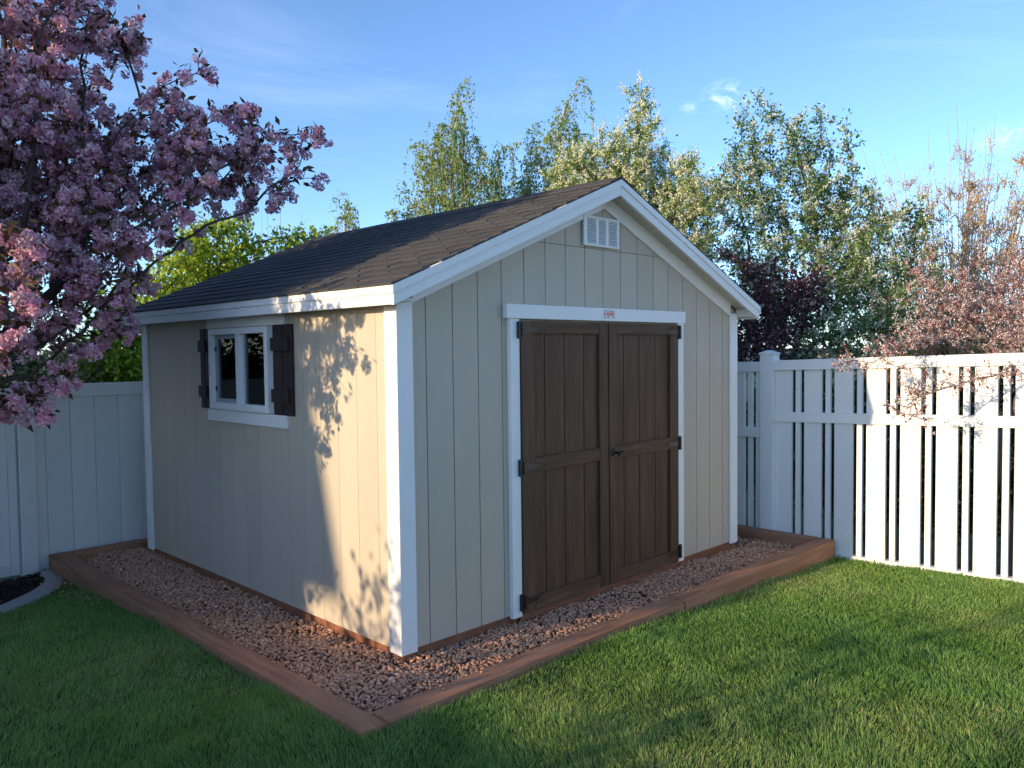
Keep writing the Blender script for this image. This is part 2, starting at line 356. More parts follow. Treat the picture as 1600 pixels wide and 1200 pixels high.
# gable vent
vent = box('gable_vent', 1.597, 1.990, -.006, -.0005, 2.442, 2.645, M['shade_black'], shed, 0)
vx0, vx1, vz0, vz1 = 1.597, 1.990, 2.442, 2.645
box('vent_frame', vx0-.003, vx0+.033, -.024, -.0065, vz0-.003, vz1+.003, M['white'], vent)
box('vent_frame', vx1-.024, vx1+.003, -.024, -.0065, vz0-.003, vz1+.003, M['white'], vent)
for z0, z1 in ((vz0-.003, vz0+.012), (vz1-.014, vz1+.003)): box('vent_frame', vx0+.0335, vx1-.0245, -.024, -.0065, z0, z1, M['white'], vent)
cwid = (vx1-.0245-vx0-.0335)/3
for j in range(3):
    xa = vx0+.0335+j*cwid; xb = xa+cwid
    if j: box('vent_mullion', xa-.014, xa+.014, -.023, -.0065, vz0+.0125, vz1-.0145, M['white'], vent, .001)
    for k in range(14):
        z = vz0+.018+k*.0125
        l, r = xa+(.0145 if j else .001), xb-(.0145 if j < 2 else .001)
        hexa('vent_slat', [(l, -.021, z-.004), (r, -.021, z-.004), (r, -.008, z+.004), (l, -.008, z+.004), (l, -.021, z+.0005), (r, -.021, z+.0005), (r, -.008, z+.0085), (l, -.008, z+.0085)], M['white'], vent)
# door casing
box('door_header', .819, 2.825, -.042, -.0005, 1.917, 2.008, M['white'], shed)
box('door_casing', .855, .938, -.034, -.0005, 0.0, 1.9165, M['white'], shed)
box('door_casing', 2.722, 2.808, -.034, -.0005, 0.005, 1.9165, M['white'], shed)
box('threshold', .942, 2.718, -.012, .0, -.04, .02, M['skid'], shed, .002)
def door(x0, x1, grooves, hinge_x, hs, label):
    edges = [x0]+grooves+[x1]
    d = box('door', x0, x1, -.012, -.001, .018, 1.905, M['shade_black'], shed, 0); d['label'] = label
    for a, b in zip(edges, edges[1:]):
        box('door_plank', a+.003, b-.003, -.026, -.0125, .020, 1.903, M['door'], d, .0015)
    sl, sr = (x0, x0+.112) if hs < 0 else (x0, x0+.082), (x1-.098, x1) if hs < 0 else (x1-.112, x1)
    for s in (sl, sr): box('door_stile', s[0], s[1], -.046, -.0265, .018, 1.905, M['door'], d, .002)
    for z0, z1 in ((.018, .112), (.928, 1.018), (1.824, 1.905)):
        o = box('door_rail', sl[1]+.001, sr[0]-.001, -.045, -.0265, z0, z1, M['door_rail'], d, .002)
    for z, black in ((1.845, False), (.965, False), (.095, True)):
        hx0, hx1 = (hinge_x-.032, hinge_x-.004) if hs < 0 else (hinge_x+.004, hinge_x+.032)
        h = box('hinge', hx0, hx1, -.054, -.0345, z-.054, z+.054, M['black'], d, .002)
        e = hinge_x+(.002 if hs < 0 else -.002)
        for zz in (-.03, .0, .03):
            me = bpy.data.meshes.new('hinge_knuckle'); bm = bmesh.new(); bmesh.ops.create_cone(bm, cap_ends=True, segments=10, radius1=.008, radius2=.008, depth=.026); bm.to_mesh(me); bm.free()
            obj('hinge_knuckle', me, M['black'], d, (hinge_x-hs*-.0+(-.002 if hs < 0 else .002), -.058, z+zz))
        tip = e-hs*.15
        poly = [(e, z-.045), (e, z+.045), (e-hs*.03, z+.022), (tip-hs*-.01, z+.010), (tip, z), (tip-hs*-.01, z-.010), (e-hs*.03, z-.022)]
        prism('hinge_strap', poly, 'y', -.0505, -.0465, M['black'] if black else M['brown_metal'], d)
    return d
M['door_rail'] = mat('dark brown stained rail', (.105, .058, .034), .6, .45, 12, (.12, 1.5, 1.5), 1.2, 55, (.16, 1.2, 1.2), .1, wave=2.0, spec=.22, stain=((.20, .125, .080), 22.0, .54, .55))
dl = door(.945, 1.824, [1.177, 1.373, 1.574], .943, -1, 'left leaf of the brown plank door')
dr = door(1.836, 2.715, [2.028, 2.22, 2.425], 2.717, 1, 'right leaf of the brown plank door with black handle')
me = bpy.data.meshes.new('handle_plate'); bm = bmesh.new(); bmesh.ops.create_cone(bm, cap_ends=True, segments=20, radius1=.030, radius2=.024, depth=.012); bmesh.ops.rotate(bm, verts=bm.verts, matrix=Matrix.Rotation(R(90), 3, 'X')); bm.to_mesh(me); bm.free()
obj('handle_plate', me, M['black'], dr, (1.885, -.053, .972))
me = bpy.data.meshes.new('handle'); bm = bmesh.new()
bmesh.ops.create_cone(bm, cap_ends=True, segments=12, radius1=.010, radius2=.009, depth=.05, matrix=Matrix.Translation((0, -.02, 0)) @ Matrix.Rotation(R(90), 4, 'X'))
bmesh.ops.create_cone(bm, cap_ends=True, segments=12, radius1=.009, radius2=.011, depth=.06, matrix=Matrix.Translation((.006, -.047, -.004)) @ Matrix.Rotation(R(68), 4, 'Y'))
bm.to_mesh(me); bm.free(); obj('handle', me, M['black'], dr, (1.885, -.058, .972))
# sticker on the header
st = box('sticker', 1.770, 1.912, -.0432, -.0422, 1.932, 1.996, M['sticker'], shed, 0); st['label'] = 'small white sticker with red lettering on the door header'
def text_mesh(txt, size, loc, m, parent):
    cu = bpy.data.curves.new('lettering', 'FONT'); cu.body = txt; cu.size = size; cu.align_x = 'CENTER'; cu.align_y = 'CENTER'; cu.extrude = .0003; cu.offset = .0012
    to = bpy.data.objects.new('tmp', cu); COL.objects.link(to); dg = bpy.context.evaluated_depsgraph_get()
    me = bpy.data.meshes.new_from_object(to.evaluated_get(dg)); bpy.data.objects.remove(to)
    me.materials.clear(); me.transform(Matrix.Rotation(R(90), 4, 'X')); return obj('lettering', me, m, parent, loc)
text_mesh('A-SHED', .036, (1.842, -.0438, 1.966), M['sticker_red'], st)
for (x0, x1, z) in ((1.782, 1.80, 1.989), (1.806, 1.83, 1.989), (1.836, 1.902, 1.989)): box('print_line', x0, x1, -.0440, -.0433, z-.0035, z+.003, M['sticker_ink'], st, 0)
for (x0, x1, z) in ((1.786, 1.806, 1.944), (1.822, 1.848, 1.944), (1.882, 1.904, 1.943)): box('print_line', x0, x1, -.0440, -.0433, z-.003, z+.003, M['black'], st, 0)
# window on the left wall
wy0, wy1, wz0, wz1 = 1.395, 2.295, 1.305, 1.900
box('window_head_board', -.018, -.0005, 1.215, 2.385, 1.9055, 1.9865, M['white'], shed)
box('window_apron', -.024, -.0005, 1.200, 2.380, 1.212, 1.2995, M['white'], shed)
win = box('window', .02, .045, wy0+.03, wy1-.03, wz0+.03, wz0+.034, M['screen'], shed, 0); win['label'] = 'white two-pane sliding window'
fx = (-.046, .0)
box('window_frame', *fx, wy0, wy1, wz0, wz0+.05, M['white'], win); box('window_frame', *fx, wy0, wy1, wz1-.045, wz1, M['white'], win)
box('window_frame', *fx, wy0, wy0+.045, wz0+.0505, wz1-.0455, M['white'], win); box('window_frame', *fx, wy1-.05, wy1, wz0+.0505, wz1-.0455, M['white'], win)
box('window_mullion', -.044, .0, 1.795, 1.862, wz0+.0505, wz1-.0455, M['white'], win)
# left sash (the sliding one with a screen track)
for (a, b, c, d) in ((1.8625, 1.89, wz0+.051, wz1-.046), (2.205, 2.2445, wz0+.051, wz1-.046)): box('sash', -.016, .006, a, b, c, d, M['screen'], win, .0015)
for (c, d) in ((wz0+.051, wz0+.078), (wz1-.076, wz1-.046)): box('sash', -.016, .006, 1.8905, 2.2045, c, d, M['screen'], win, .0015)
for z in (1.75, 1.455): box('sash_clip', -.022, -.0165, 2.215, 2.238, z-.018, z+.018, M['black'], win, .001)
box('sash', -.014, .008, 1.770, 1.7945, wz0+.051, wz1-.046, M['screen'], win, .0015)
box('pull_slot', -.0475, -.0465, 2.268, 2.276, 1.545, 1.645, M['screen'], win, 0)
box('pane', -.006, -.003, 1.8905, 2.2045, wz0+.0785, wz1-.0765, M['glass'], win, 0)
box('pane', -.010, -.007, wy0+.0455, 1.7695, wz0+.051, wz1-.046, M['glass'], win, 0)
def shutter(y0, y1, yl):
    s = box('shutter', -.0045, -.001, y0+.02, y1-.02, 1.33, 1.88, M['shutter'], shed, 0); s['label'] = yl
    mid = (y0+y1)/2
    box('shutter_board', -.026, -.005, y0, mid-.006, 1.300, 1.905, M['shutter'], s); box('shutter_board', -.026, -.005, mid+.006, y1, 1.300, 1.905, M['shutter'], s)
    for z in (1.775, 1.43): box('shutter_batten', -.052, -.0265, y0+.012, y1-.012, z-.044, z+.044, M['shutter'], s)
shutter(1.112, 1.352, 'dark brown shutter on the near side of the window'); shutter(2.335, 2.572-.09, 'dark brown shutter on the far side of the window')

# ------------------------------------------------------------------ timber border and gravel
border = thing('timber_border', (PK, PK, -.15), 'low reddish brown landscape timber border around the shed', 'border')
def timber(x0, x1, y0, y1, z0=-.19, zt=0.0):
    """rough-sawn beam: long box subdivided along its length, edges worn"""
    bm = bmesh.new(); cx, cy = (x0+x1)/2, (y0+y1)/2; lx, ly = x1-x0, y1-y0
    bmesh.ops.create_cube(bm, size=1); 
    for v in bm.verts: v.co = Vector((v.co.x*lx, v.co.y*ly, v.co.z*(zt-z0)))
    ax = 0 if lx > ly else 1
    long_e = [e for e in bm.edges if abs((e.verts[0].co-e.verts[1].co)[ax]) > .3]
    bmesh.ops.subdivide_edges(bm, edges=long_e, cuts=22)
    bmesh.ops.bevel(bm, geom=[e for e in bm.edges if len(e.link_faces) == 2 and e.calc_face_angle(0) > 1], offset=.007, segments=2, affect='EDGES')
    sd = random.uniform(0, 50)
    from mathutils import noise
    for v in bm.verts:
        q = Vector((v.co.x*2+sd, v.co.y*2, v.co.z*6)); v.co += Vector((noise.noise(q), noise.noise(q+Vector((9, 0, 0))), noise.noise(q+Vector((0, 9, 0)))))*.005
    me = bpy.data.meshes.new('timber'); bm.to_mesh(me); bm.free()
    for p_ in me.polygons: p_.use_smooth = False
    return obj('timber', me, M['timber_x' if ax == 0 else 'timber_y'], border, (cx, cy, (z0+zt)/2))
timber(-.70, -.55, -.62, 1.773, zt=.0); timber(-.70, -.55, 1.779, 4.10, zt=-.004)
timber(-.546, 1.918, -.615, -.468, zt=.001); timber(1.924, 4.325, -.618, -.468, zt=-.002)
timber(-.546, 4.17, 3.95, 4.10, zt=-.002); timber(4.18, 4.325, -.464, 4.10, zt=-.003)
def gravel():
    # dust sheet
    box_me = obj('gravel_bed', mesh_np('gravel_bed', [(-.56, -.48, -.075), (4.19, -.48, -.085), (4.19, 3.96, -.085), (-.56, 3.96, -.075)], np.array([(0, 1, 2, 3)])), M['gravelbase']); tag(box_me, kind='structure')
    base = []
    bm = bmesh.new(); bmesh.ops.create_icosphere(bm, subdivisions=1, radius=1); bv = np.array([v.co for v in bm.verts]); bf = np.array([[v.index for v in f.verts] for f in bm.faces]); bm.free()
    for k in range(12):
        v = bv.copy()
        for _ in range(7):   # chop facets for crushed stone
            nrm = RNG.normal(size=3); nrm /= np.linalg.norm(nrm); d = RNG.uniform(.5, .85); t = v@nrm-d; v = v-np.clip(t, 0, None)[:, None]*nrm
        v *= np.array([1.15, .85, .7])*RNG.uniform(.85, 1.15, 3); base.append(v)
    pts = []
    area = [(-.545, .02, -.465, 3.94), (.02, 4.175, -.465, .02), (W-.02, 4.175, .02, 3.94)]
    dens = [4300, 4300, 1500]
    for (x0, x1, y0, y1), dn in zip(area, dens):
        n = int((x1-x0)*(y1-y0)*dn); pts.append(np.stack([RNG.uniform(x0, x1, n), RNG.uniform(y0, y1, n)], 1))
    pts = np.concatenate(pts)
    # strays on the lawn at the far left end of the border
    ns = 70; stray = np.stack([RNG.normal(-.80, .05, ns), RNG.uniform(2.6, 3.85, ns)], 1); stray = stray[stray[:, 0] < -.715]
    n0 = len(pts); top = np.concatenate([np.stack([RNG.uniform(-.60, -.555, 26), RNG.uniform(-.4, 3.8, 26)], 1), np.stack([RNG.uniform(-.4, 4.1, 26), RNG.uniform(-.53, -.475, 26)], 1)]); n1 = len(stray)
    pts = np.concatenate([pts, stray, top]); n = len(pts)
    dx = np.minimum(pts[:, 0]-(-.55), 4.18-pts[:, 0]); dy = pts[:, 1]-(-.465)
    und = .008*np.sin(pts[:, 0]*5+1)*np.sin(pts[:, 1]*4)+.006*np.sin(pts[:, 0]*11+pts[:, 1]*9)
    z = -.046+und+RNG.uniform(-.009, .009, n)-.03*np.clip(pts[:, 0]-2.8, 0, 1.3)
    z[n0:n0+n1] = lawn_z(stray[:, 0], stray[:, 1])+.02; z[n0+n1:] = .004
    size = RNG.lognormal(math.log(.0121), .22, n).clip(.007, .021)
    size[n0+n1:] *= .6
    q = RNG.normal(size=(n, 4)); q /= np.linalg.norm(q, axis=1)[:, None]
    w, x, y, zz = q.T
    Rm = np.stack([1-2*(y*y+zz*zz), 2*(x*y-zz*w), 2*(x*zz+y*w), 2*(x*y+zz*w), 1-2*(x*x+zz*zz), 2*(y*zz-x*w), 2*(x*zz-y*w), 2*(y*zz+x*w), 1-2*(x*x+y*y)], 1).reshape(n, 3, 3)
    kk = RNG.integers(0, 12, n); B = np.array(base)[kk]
    V = np.einsum('nij,nkj->nki', Rm, B)*size[:, None, None]; V[:, :, 2] *= .8
    V += np.stack([pts[:, 0], pts[:, 1], z], 1)[:, None, :]
    nb = len(bv); F = (bf[None]+np.arange(n)[:, None, None]*nb).reshape(-1, 3)
    pal = 1.3*np.array([(.47, .255, .155), (.51, .295, .185), (.41, .22, .135), (.54, .34, .225), (.45, .25, .16), (.37, .20, .125)])
    c = np.clip(pal[RNG.integers(0, 6, n)]*RNG.uniform(.88, 1.1, (n, 1)), 0, .75)
    odd = RNG.random(n) < .005; c[odd] = (.25, .24, .25)
    return tag(obj('gravel', mesh_np('gravel', V.reshape(-1, 3), F, np.repeat(c, nb, 0)), M['gravel']), 'pinkish tan crushed stone filling the timber border around the shed', 'gravel', kind='stuff')
gravel()

# ------------------------------------------------------------------ fences
def fence_right():
    X0, X1 = 4.378, 4.412
    f = thing('slatted_fence', (4.4, -1.0, -.2), 'white vinyl fence of alternating wide and narrow pickets along the right side', 'fence')
    sl = lambda y: -.030*y          # it climbs towards the viewer
    def rail(y0, y1, z0, z1, dz=sl, xa=4.352, xb=4.438):
        hexa('rail', [(xa, y0, z0+dz(y0)), (xb, y0, z0+dz(y0)), (xb, y1, z0+dz(y1)), (xa, y1, z0+dz(y1)), (xa, y0, z1+dz(y0)), (xb, y0, z1+dz(y0)), (xb, y1, z1+dz(y1)), (xa, y1, z1+dz(y1))], M['vinyl'], f, .003)
    def post(y, zt):
        p_ = box('post', 4.335, 4.465, y-.068, y+.068, -.30, zt-.022, M['vinyl'], f, .004)
        box('post_cap', 4.327, 4.473, y-.076, y+.076, zt-.0215, zt-.006, M['vinyl'], p_, .003)
        c = [(4.333, y-.07, zt-.0055), (4.467, y-.07, zt-.0055), (4.467, y+.07, zt-.0055), (4.333, y+.07, zt-.0055), (4.38, y-.02, zt+.018), (4.42, y-.02, zt+.018), (4.42, y+.02, zt+.018), (4.38, y+.02, zt+.018)]
        hexa('post_cap', c, M['vinyl'], p_)
    for (yp, zt) in ((.052, 1.672), (2.5, 1.60), (-2.40, 1.745), (-4.85, 1.82)): post(yp, zt)
    def section(ya, yb, dz, ztop, zmid, zbot):
        y0, y1 = min(ya, yb), max(ya, yb)
        rail(y0, y1, ztop-.095, ztop, dz); rail(y0, y1, zmid-.088, zmid, dz); rail(y0, y1, zbot, zbot+.072, dz)
        y = y1; k = 0
        while y > y0+.02:
            w = .162 if k % 2 == 0 else .046
            a, b = max(y-w, y0+.001), y
            xo = .0 
            for (za, zb) in ((zbot+.0725, zmid-.0885), (zmid+.0005, ztop-.0955)):
                hexa('picket', [(X0, a, za+dz(a)), (X1, a, za+dz(a)), (X1, b, za+dz(b)), (X0, b, za+dz(b)), (X0, a, zb+dz(a)), (X1, a, zb+dz(a)), (X1, b, zb+dz(b)), (X0, b, zb+dz(b))], M['vinyl'], f, .002)
            y -= w+.0365; k += 1
    section(-.018, -2.33, sl, 1.594, 1.106, -.225)
    section(2.43, .122, lambda y: -.01*y, 1.582, .950, -.25)
    section(-2.47, -4.78, sl, 1.594, 1.106, -.225)
fence_right()
def solid_section(f, x0, x1, y, zt, zb, first=.0):
    """privacy panel along x at depth y: top rail, bottom rail, tongue-and-groove boards"""
    box('rail', x0, x1, y-.022, y+.03, zt-.115, zt, M['vinyl'], f, .003)
    box('rail', x0, x1, y-.022, y+.03, zb, zb+.10, M['vinyl'], f, .003)
    x = x0; k = 0
    while x < x1-.01:
        b = min(x+(first if k == 0 and first else .203), x1)
        box('fence_board', x+.0016, b-.0016, y-.008, y+.014, zb+.1005, zt-.1155, M['vinyl'], f, .003); x = b; k += 1
def fence_left():
    y = 4.19
    f = thing('privacy_fence', (1.0, y, -.2), 'solid white vinyl privacy fence of wide boards behind the shed at left', 'fence')
    for xp in (-.825, 1.62, 4.06):
        p_ = box('post', xp-.062, xp+.062, y-.062, y+.062, -.30, 1.475, M['vinyl'], f, .004)
        box('post_cap', xp-.07, xp+.07, y-.07, y+.07, 1.4755, 1.50, M['vinyl'], p_, .004)
    solid_section(f, -.762, 1.557, y, 1.462, -.19, .09); solid_section(f, 1.683, 3.997, y, 1.462, -.19)
    g_ = thing('fence_gate', (-1.9, y, -.15), 'white vinyl gate panel left of the fence post, above the mulch bed', 'gate')
    box('gate_stile', -.965, -.905, y-.03, y+.03, -.15, 1.45, M['vinyl'], g_, .004); box('gate_stile', -2.2, -2.14, y-.03, y+.03, -.15, 1.45, M['vinyl'], g_, .004)
    box('gate_rail', -2.139, -.966, y-.028, y+.028, -.15, -.05, M['vinyl'], g_, .004); box('gate_rail', -2.139, -.966, y-.028, y+.028, 1.35, 1.45, M['vinyl'], g_, .004)
    for i in range(7): box('gate_board', -2.138+i*.1675+.0015, -2.138+(i+1)*.1675-.0015, y-.012, y+.012, -.0495, 1.3495, M['vinyl'], g_, .003)
    f2 = thing('privacy_fence', (-4.4, y, -.2), 'solid white vinyl privacy fence continuing left of the gate', 'fence')
    for xp in (-2.28, -4.5, -6.6): box('post', xp-.062, xp+.062, y-.062, y+.062, -.30, 1.50, M['vinyl'], f2, .004)
    solid_section(f2, -4.437, -2.343, y, 1.462, -.19); solid_section(f2, -6.537, -4.563, y, 1.462, -.19)
    f3 = thing('side_fence', (-6.6, -1.0, -.2), 'white vinyl fence along the left side of the yard', 'fence')
    for k in range(5):
        yp = 4.05-k*2.4
        if k: box('post', -6.662, -6.538, yp-.062, yp+.062, -.30, 1.36, M['vinyl'], f3, .004)
        ya, yb = yp-2.4+.0625, yp-.0625
        box('rail', -6.63, -6.57, ya, yb, 1.20, 1.31, M['vinyl'], f3, .003); box('rail', -6.63, -6.57, ya, yb, -.16, -.06, M['vinyl'], f3, .003)
        for i in range(12):
            w = (yb-ya)/12; box('fence_board', -6.612, -6.588, ya+i*w+.0015, ya+(i+1)*w-.0015, -.0595, 1.1995, M['vinyl'], f3, .002)
fence_left()

# ------------------------------------------------------------------ mulch bed and curb
def bed():
    xs = np.linspace(-6.5, -.715, 60); rows = 14; V = []; F = []
    for j in range(rows):
        for x in xs:
            y0 = min(float(curb_y(x)) if x <= -.73 else 3.9, 4.1); y = y0+(4.16-y0)*j/(rows-1)
            V.append((x, y, float(lawn_z(x, y))-.012+.014*math.sin(x*9+y*5)*math.sin(y*11)))
    for j in range(rows-1):
        for i in range(59): F.append((j*60+i, j*60+i+1, (j+1)*60+i+1, (j+1)*60+i))
    tag(obj('mulch_bed', mesh_np('mulch_bed', V, np.array(F), smooth=True), M['soil']), kind='structure')
    n = 5200; x = RNG.uniform(-2.6, -.72, n); y0 = np.minimum(curb_y(x)+.06, 4.1); y = y0+(4.13-y0)*RNG.random(n)
    z = lawn_z(x, y)-.008+.014*np.sin(x*9+y*5)*np.sin(y*11)+RNG.uniform(0, .012, n)
    l = RNG.uniform(.006, .024, n); w = RNG.uniform(.003, .007, n); a = RNG.uniform(0, 6.28, n); tl = RNG.normal(0, .35, n)
    d = np.stack([np.cos(a), np.sin(a), tl], 1); e = np.stack([-np.sin(a), np.cos(a), RNG.normal(0, .3, n)], 1); P0 = np.stack([x, y, z], 1)
    u = np.stack([np.zeros(n), np.zeros(n), w*.8], 1)
    V = np.stack([P0-d*l[:, None]-e*w[:, None], P0+d*l[:, None]-e*w[:, None], P0+d*l[:, None]+e*w[:, None], P0-d*l[:, None]+e*w[:, None], P0+u], 1)
    F = np.array([(0, 1, 4), (1, 2, 4), (2, 3, 4), (3, 0, 4)]); F = (F[None]+np.arange(n)[:, None, None]*5).reshape(-1, 3)
    pal = np.array([(.03, .02, .015), (.02, .015, .012), (.05, .03, .02), (.10, .06, .035), (.16, .12, .09)]); c = pal[RNG.choice(5, n, p=[.4, .35, .15, .07, .03])]
    tag(obj('mulch', mesh_np('mulch', V.reshape(-1, 3), F, np.repeat(c, 5, 0)), M['mulch']), 'dark bark mulch in the bed below the blossoming tree', 'mulch', kind='stuff')
    # curb: rounded profile swept along the curve
    t = np.linspace(0, 1, len(CURB)); tt = np.linspace(0, 1, 60); cx = np.interp(tt, t, CURB[:, 0]); cy = np.interp(tt, t, CURB[:, 1])
    for _ in range(6): cx[1:-1] = (cx[:-2]+2*cx[1:-1]+cx[2:])/4; cy[1:-1] = (cy[:-2]+2*cy[1:-1]+cy[2:])/4
    tx, ty = np.gradient(cx), np.gradient(cy); ln = np.hypot(tx, ty); nx, ny = -ty/ln, tx/ln
    prof = [(-.085, -.10), (-.085, .008), (-.070, .022), (-.01, .042), (.03, .046), (.055, .036), (.062, -.10)]
    V = []; F = []; k = len(prof)
    for i in range(60):
        for (u, v) in prof: V.append((cx[i]+nx[i]*u, cy[i]+ny[i]*u, float(lawn_z(cx[i], cy[i]))+v))
    for i in range(59):
        for j in range(k-1): F.append((i*k+j, (i+1)*k+j, (i+1)*k+j+1, i*k+j+1))
    me = mesh_np('garden_curb', V, np.array(F)[:, ::-1], smooth=True)
    bm = bmesh.new(); bm.from_mesh(me); bm.verts.ensure_lookup_table(); bm.faces.new([bm.verts[i] for i in range(k)]); bm.faces.new([bm.verts[59*k+i] for i in reversed(range(k))]); bm.to_mesh(me); bm.free()
    tag(obj('garden_curb', me, M['concrete']), 'curved grey concrete garden curb between mulch bed and lawn', 'curb')
bed()

# ------------------------------------------------------------------ grass
def grass():
    def fbm(x, y, s, seed):
        r = np.random.default_rng(seed); o = np.zeros_like(x)
        for k in range(5):
            f = s*1.9**k; a = r.uniform(0, 6.28, 6); ph = r.uniform(0, 6.28, 6); 
            for i in range(6): o += .6**k*np.sin(f*(np.cos(a[i])*x+np.sin(a[i])*y)+ph[i])/3
        return o
    n = 1640000
    x = RNG.uniform(-4.2, 4.36, n); y = RNG.uniform(-5.0, 4.1, n)
    dd = np.stack([x-CP[0], y-CP[1]], 1); dist = np.hypot(*dd.T); fx = dd@fwd[:2]/np.linalg.norm(fwd[:2]); rx = dd@rt[:2]/np.linalg.norm(rt[:2])
    keep = (fx > 1.6) & (np.abs(rx) < .72*fx+1.5) & ~in_border(x, y, .004) & ~in_bed(x, y, .075) & (fx < 9)
    keep &= RNG.random(n) < np.clip(1.15-.085*dist, .35, 1)*np.where(np.abs(rx) < .66*fx+.15, 1, .45)
    x, y, dist = x[keep], y[keep], dist[keep]; n = len(x); print('blades', n)
    n1 = fbm(x, y, 1.7, 1); n2 = fbm(x, y, 4.5, 2); n3 = fbm(x, y, 2.3, 3)
    h = (RNG.uniform(.020, .038, n)+.005*n2).clip(.015, .05); w = RNG.uniform(.0016, .0027, n)*np.clip(dist/4, .9, 1.7)
    # longer tufts against the timber
    edge = np.minimum(np.abs(x-TB[0]), np.abs(y-TB[2])); nearb = in_border(x, y, .07); h = np.where(nearb, h*RNG.uniform(.9, 1.6, n), h)
    n4 = fbm(x, y, 11.0, 9); h = np.where(n4 > .9, h*1.35, h)
    a = fbm(x, y, 3.1, 5)*2.4+RNG.normal(0, .9, n); lean = RNG.uniform(.15, .75, n)*h
    ld = np.stack([np.cos(a), np.sin(a)], 1); b = RNG.uniform(0, 6.28, n); wd = np.stack([np.cos(b), np.sin(b)], 1)*w[:, None]
    P = np.stack([x, y, lawn_z(x, y)+.006*np.sin(x*3.1+1)*np.sin(y*2.7)-.004], 1)
    V = np.zeros((n, 4, 3)); V[:, 0] = P; V[:, 0, :2] -= wd; V[:, 1] = P; V[:, 1, :2] += wd
    t = P.copy(); t[:, :2] += ld*lean[:, None]; t[:, 2] += h*np.sqrt(np.clip(1-(lean/h*.6)**2, .3, 1)); V[:, 2] = t; V[:, 2, :2] += wd*.3; V[:, 3] = t; V[:, 3, :2] -= wd*.3
    F = np.array([(0, 1, 2), (0, 2, 3)]); F = (F[None]+np.arange(n)[:, None, None]*4).reshape(-1, 3)
    g0 = np.array((.16, .32, .075)); g1 = np.array((.30, .46, .12)); g2 = np.array((.46, .43, .20))
    k = np.clip(.45+.30*n1+.18*n3+RNG.normal(0, .18, n), 0, 1)[:, None]; c = g0*(1-k)+g1*k
    dry = (RNG.random(n) < np.clip(.04+.14*(n3-.2)+.06*(nearb), .015, .4)); c[dry] = g2*RNG.uniform(.7, 1.2, (dry.sum(), 1))
    c *= RNG.uniform(.8, 1.2, (n, 1))
    tag(obj('lawn_grass', mesh_np('lawn_grass', V.reshape(-1, 3), F, np.repeat(c, 4, 0)), M['grass']), 'short green lawn grass in front of the timber border', 'grass', kind='stuff')
grass()

# ------------------------------------------------------------------ trees
def tubes(polys, sides=5):
    Vs, Fs, base = [], [], 0
    for pts, rad in polys:
        pts = np.asarray(pts); n = len(pts)
        if n < 2: continue
        k = sides if rad[0] > .012 else min(sides, 4 if rad[0] > .006 else 3)
        t = np.gradient(pts, axis=0); t /= np.linalg.norm(t, axis=1)[:, None]+1e-9
        ref = np.array([.31, .95, .05]) if abs(t[:, 2]).mean() > .6 else np.array([.05, .1, 1.0])
        u = np.cross(t, ref); u /= np.linalg.norm(u, axis=1)[:, None]+1e-9; v = np.cross(t, u)
        an = np.arange(k)*2*math.pi/k
        ring = pts[:, None]+(u[:, None]*np.cos(an)[None, :, None]+v[:, None]*np.sin(an)[None, :, None])*np.asarray(rad)[:, None, None]
        Vs.append(ring.reshape(-1, 3)); i = np.arange(n-1)[:, None]*k; j = np.arange(k)[None]; j2 = (j+1) % k
        Fs.append(np.stack([i+j, i+j2, i+k+j2, i+k+j], -1).reshape(-1, 4)+base); base += n*k
    return np.concatenate(Vs), np.concatenate(Fs)
def colonize(att, trunk, step, kill, infl, iters=90, bias=(0, 0, 0)):
    nodes = [np.array(p, float) for p in trunk]; par = [-1]+list(range(len(trunk)-1)); att = np.array(att); bias = np.array(bias)
    kids = {}; best = np.full(len(att), 1e9); near = np.zeros(len(att), int); done = 0
    for _ in range(iters):
        new = np.array(nodes[done:])
        for c0 in range(0, len(new), 400):
            blk = new[c0:c0+400]; d2 = ((att[:, None, :]-blk[None])**2).sum(-1); j = d2.argmin(1); dm = d2[np.arange(len(att)), j]
            u = dm < best; best[u] = dm[u]; near[u] = j[u]+done+c0
        done = len(nodes)
        alive = best > kill*kill; att = att[alive]; near = near[alive]; best = best[alive]
        if len(att) == 0: break
        use = best < infl*infl
        if not use.any(): use = best <= best.min()*1.3
        Nn = np.array(nodes); dirs = att[use]-Nn[near[use]]; dirs /= np.linalg.norm(dirs, axis=1)[:, None]+1e-9
        acc = {}
        for k_, d_ in zip(near[use], dirs): acc[k_] = acc.get(k_, 0)+d_
        added = 0
        for k_, d_ in acc.items():
            l0 = np.linalg.norm(d_)
            v = d_+bias*l0+RNG.normal(0, .14, 3)*max(l0, .2); l = np.linalg.norm(v)
            if l < 1e-3: continue
            q = nodes[k_]+v/l*step*RNG.uniform(.85, 1.15)
            if any(((nodes[c]-q)**2).sum() < (step*.3)**2 for c in kids.get(k_, ())): continue
            kids.setdefault(k_, []).append(len(nodes)); nodes.append(q); par.append(int(k_)); added += 1
        if not added: break
    return np.array(nodes), np.array(par)
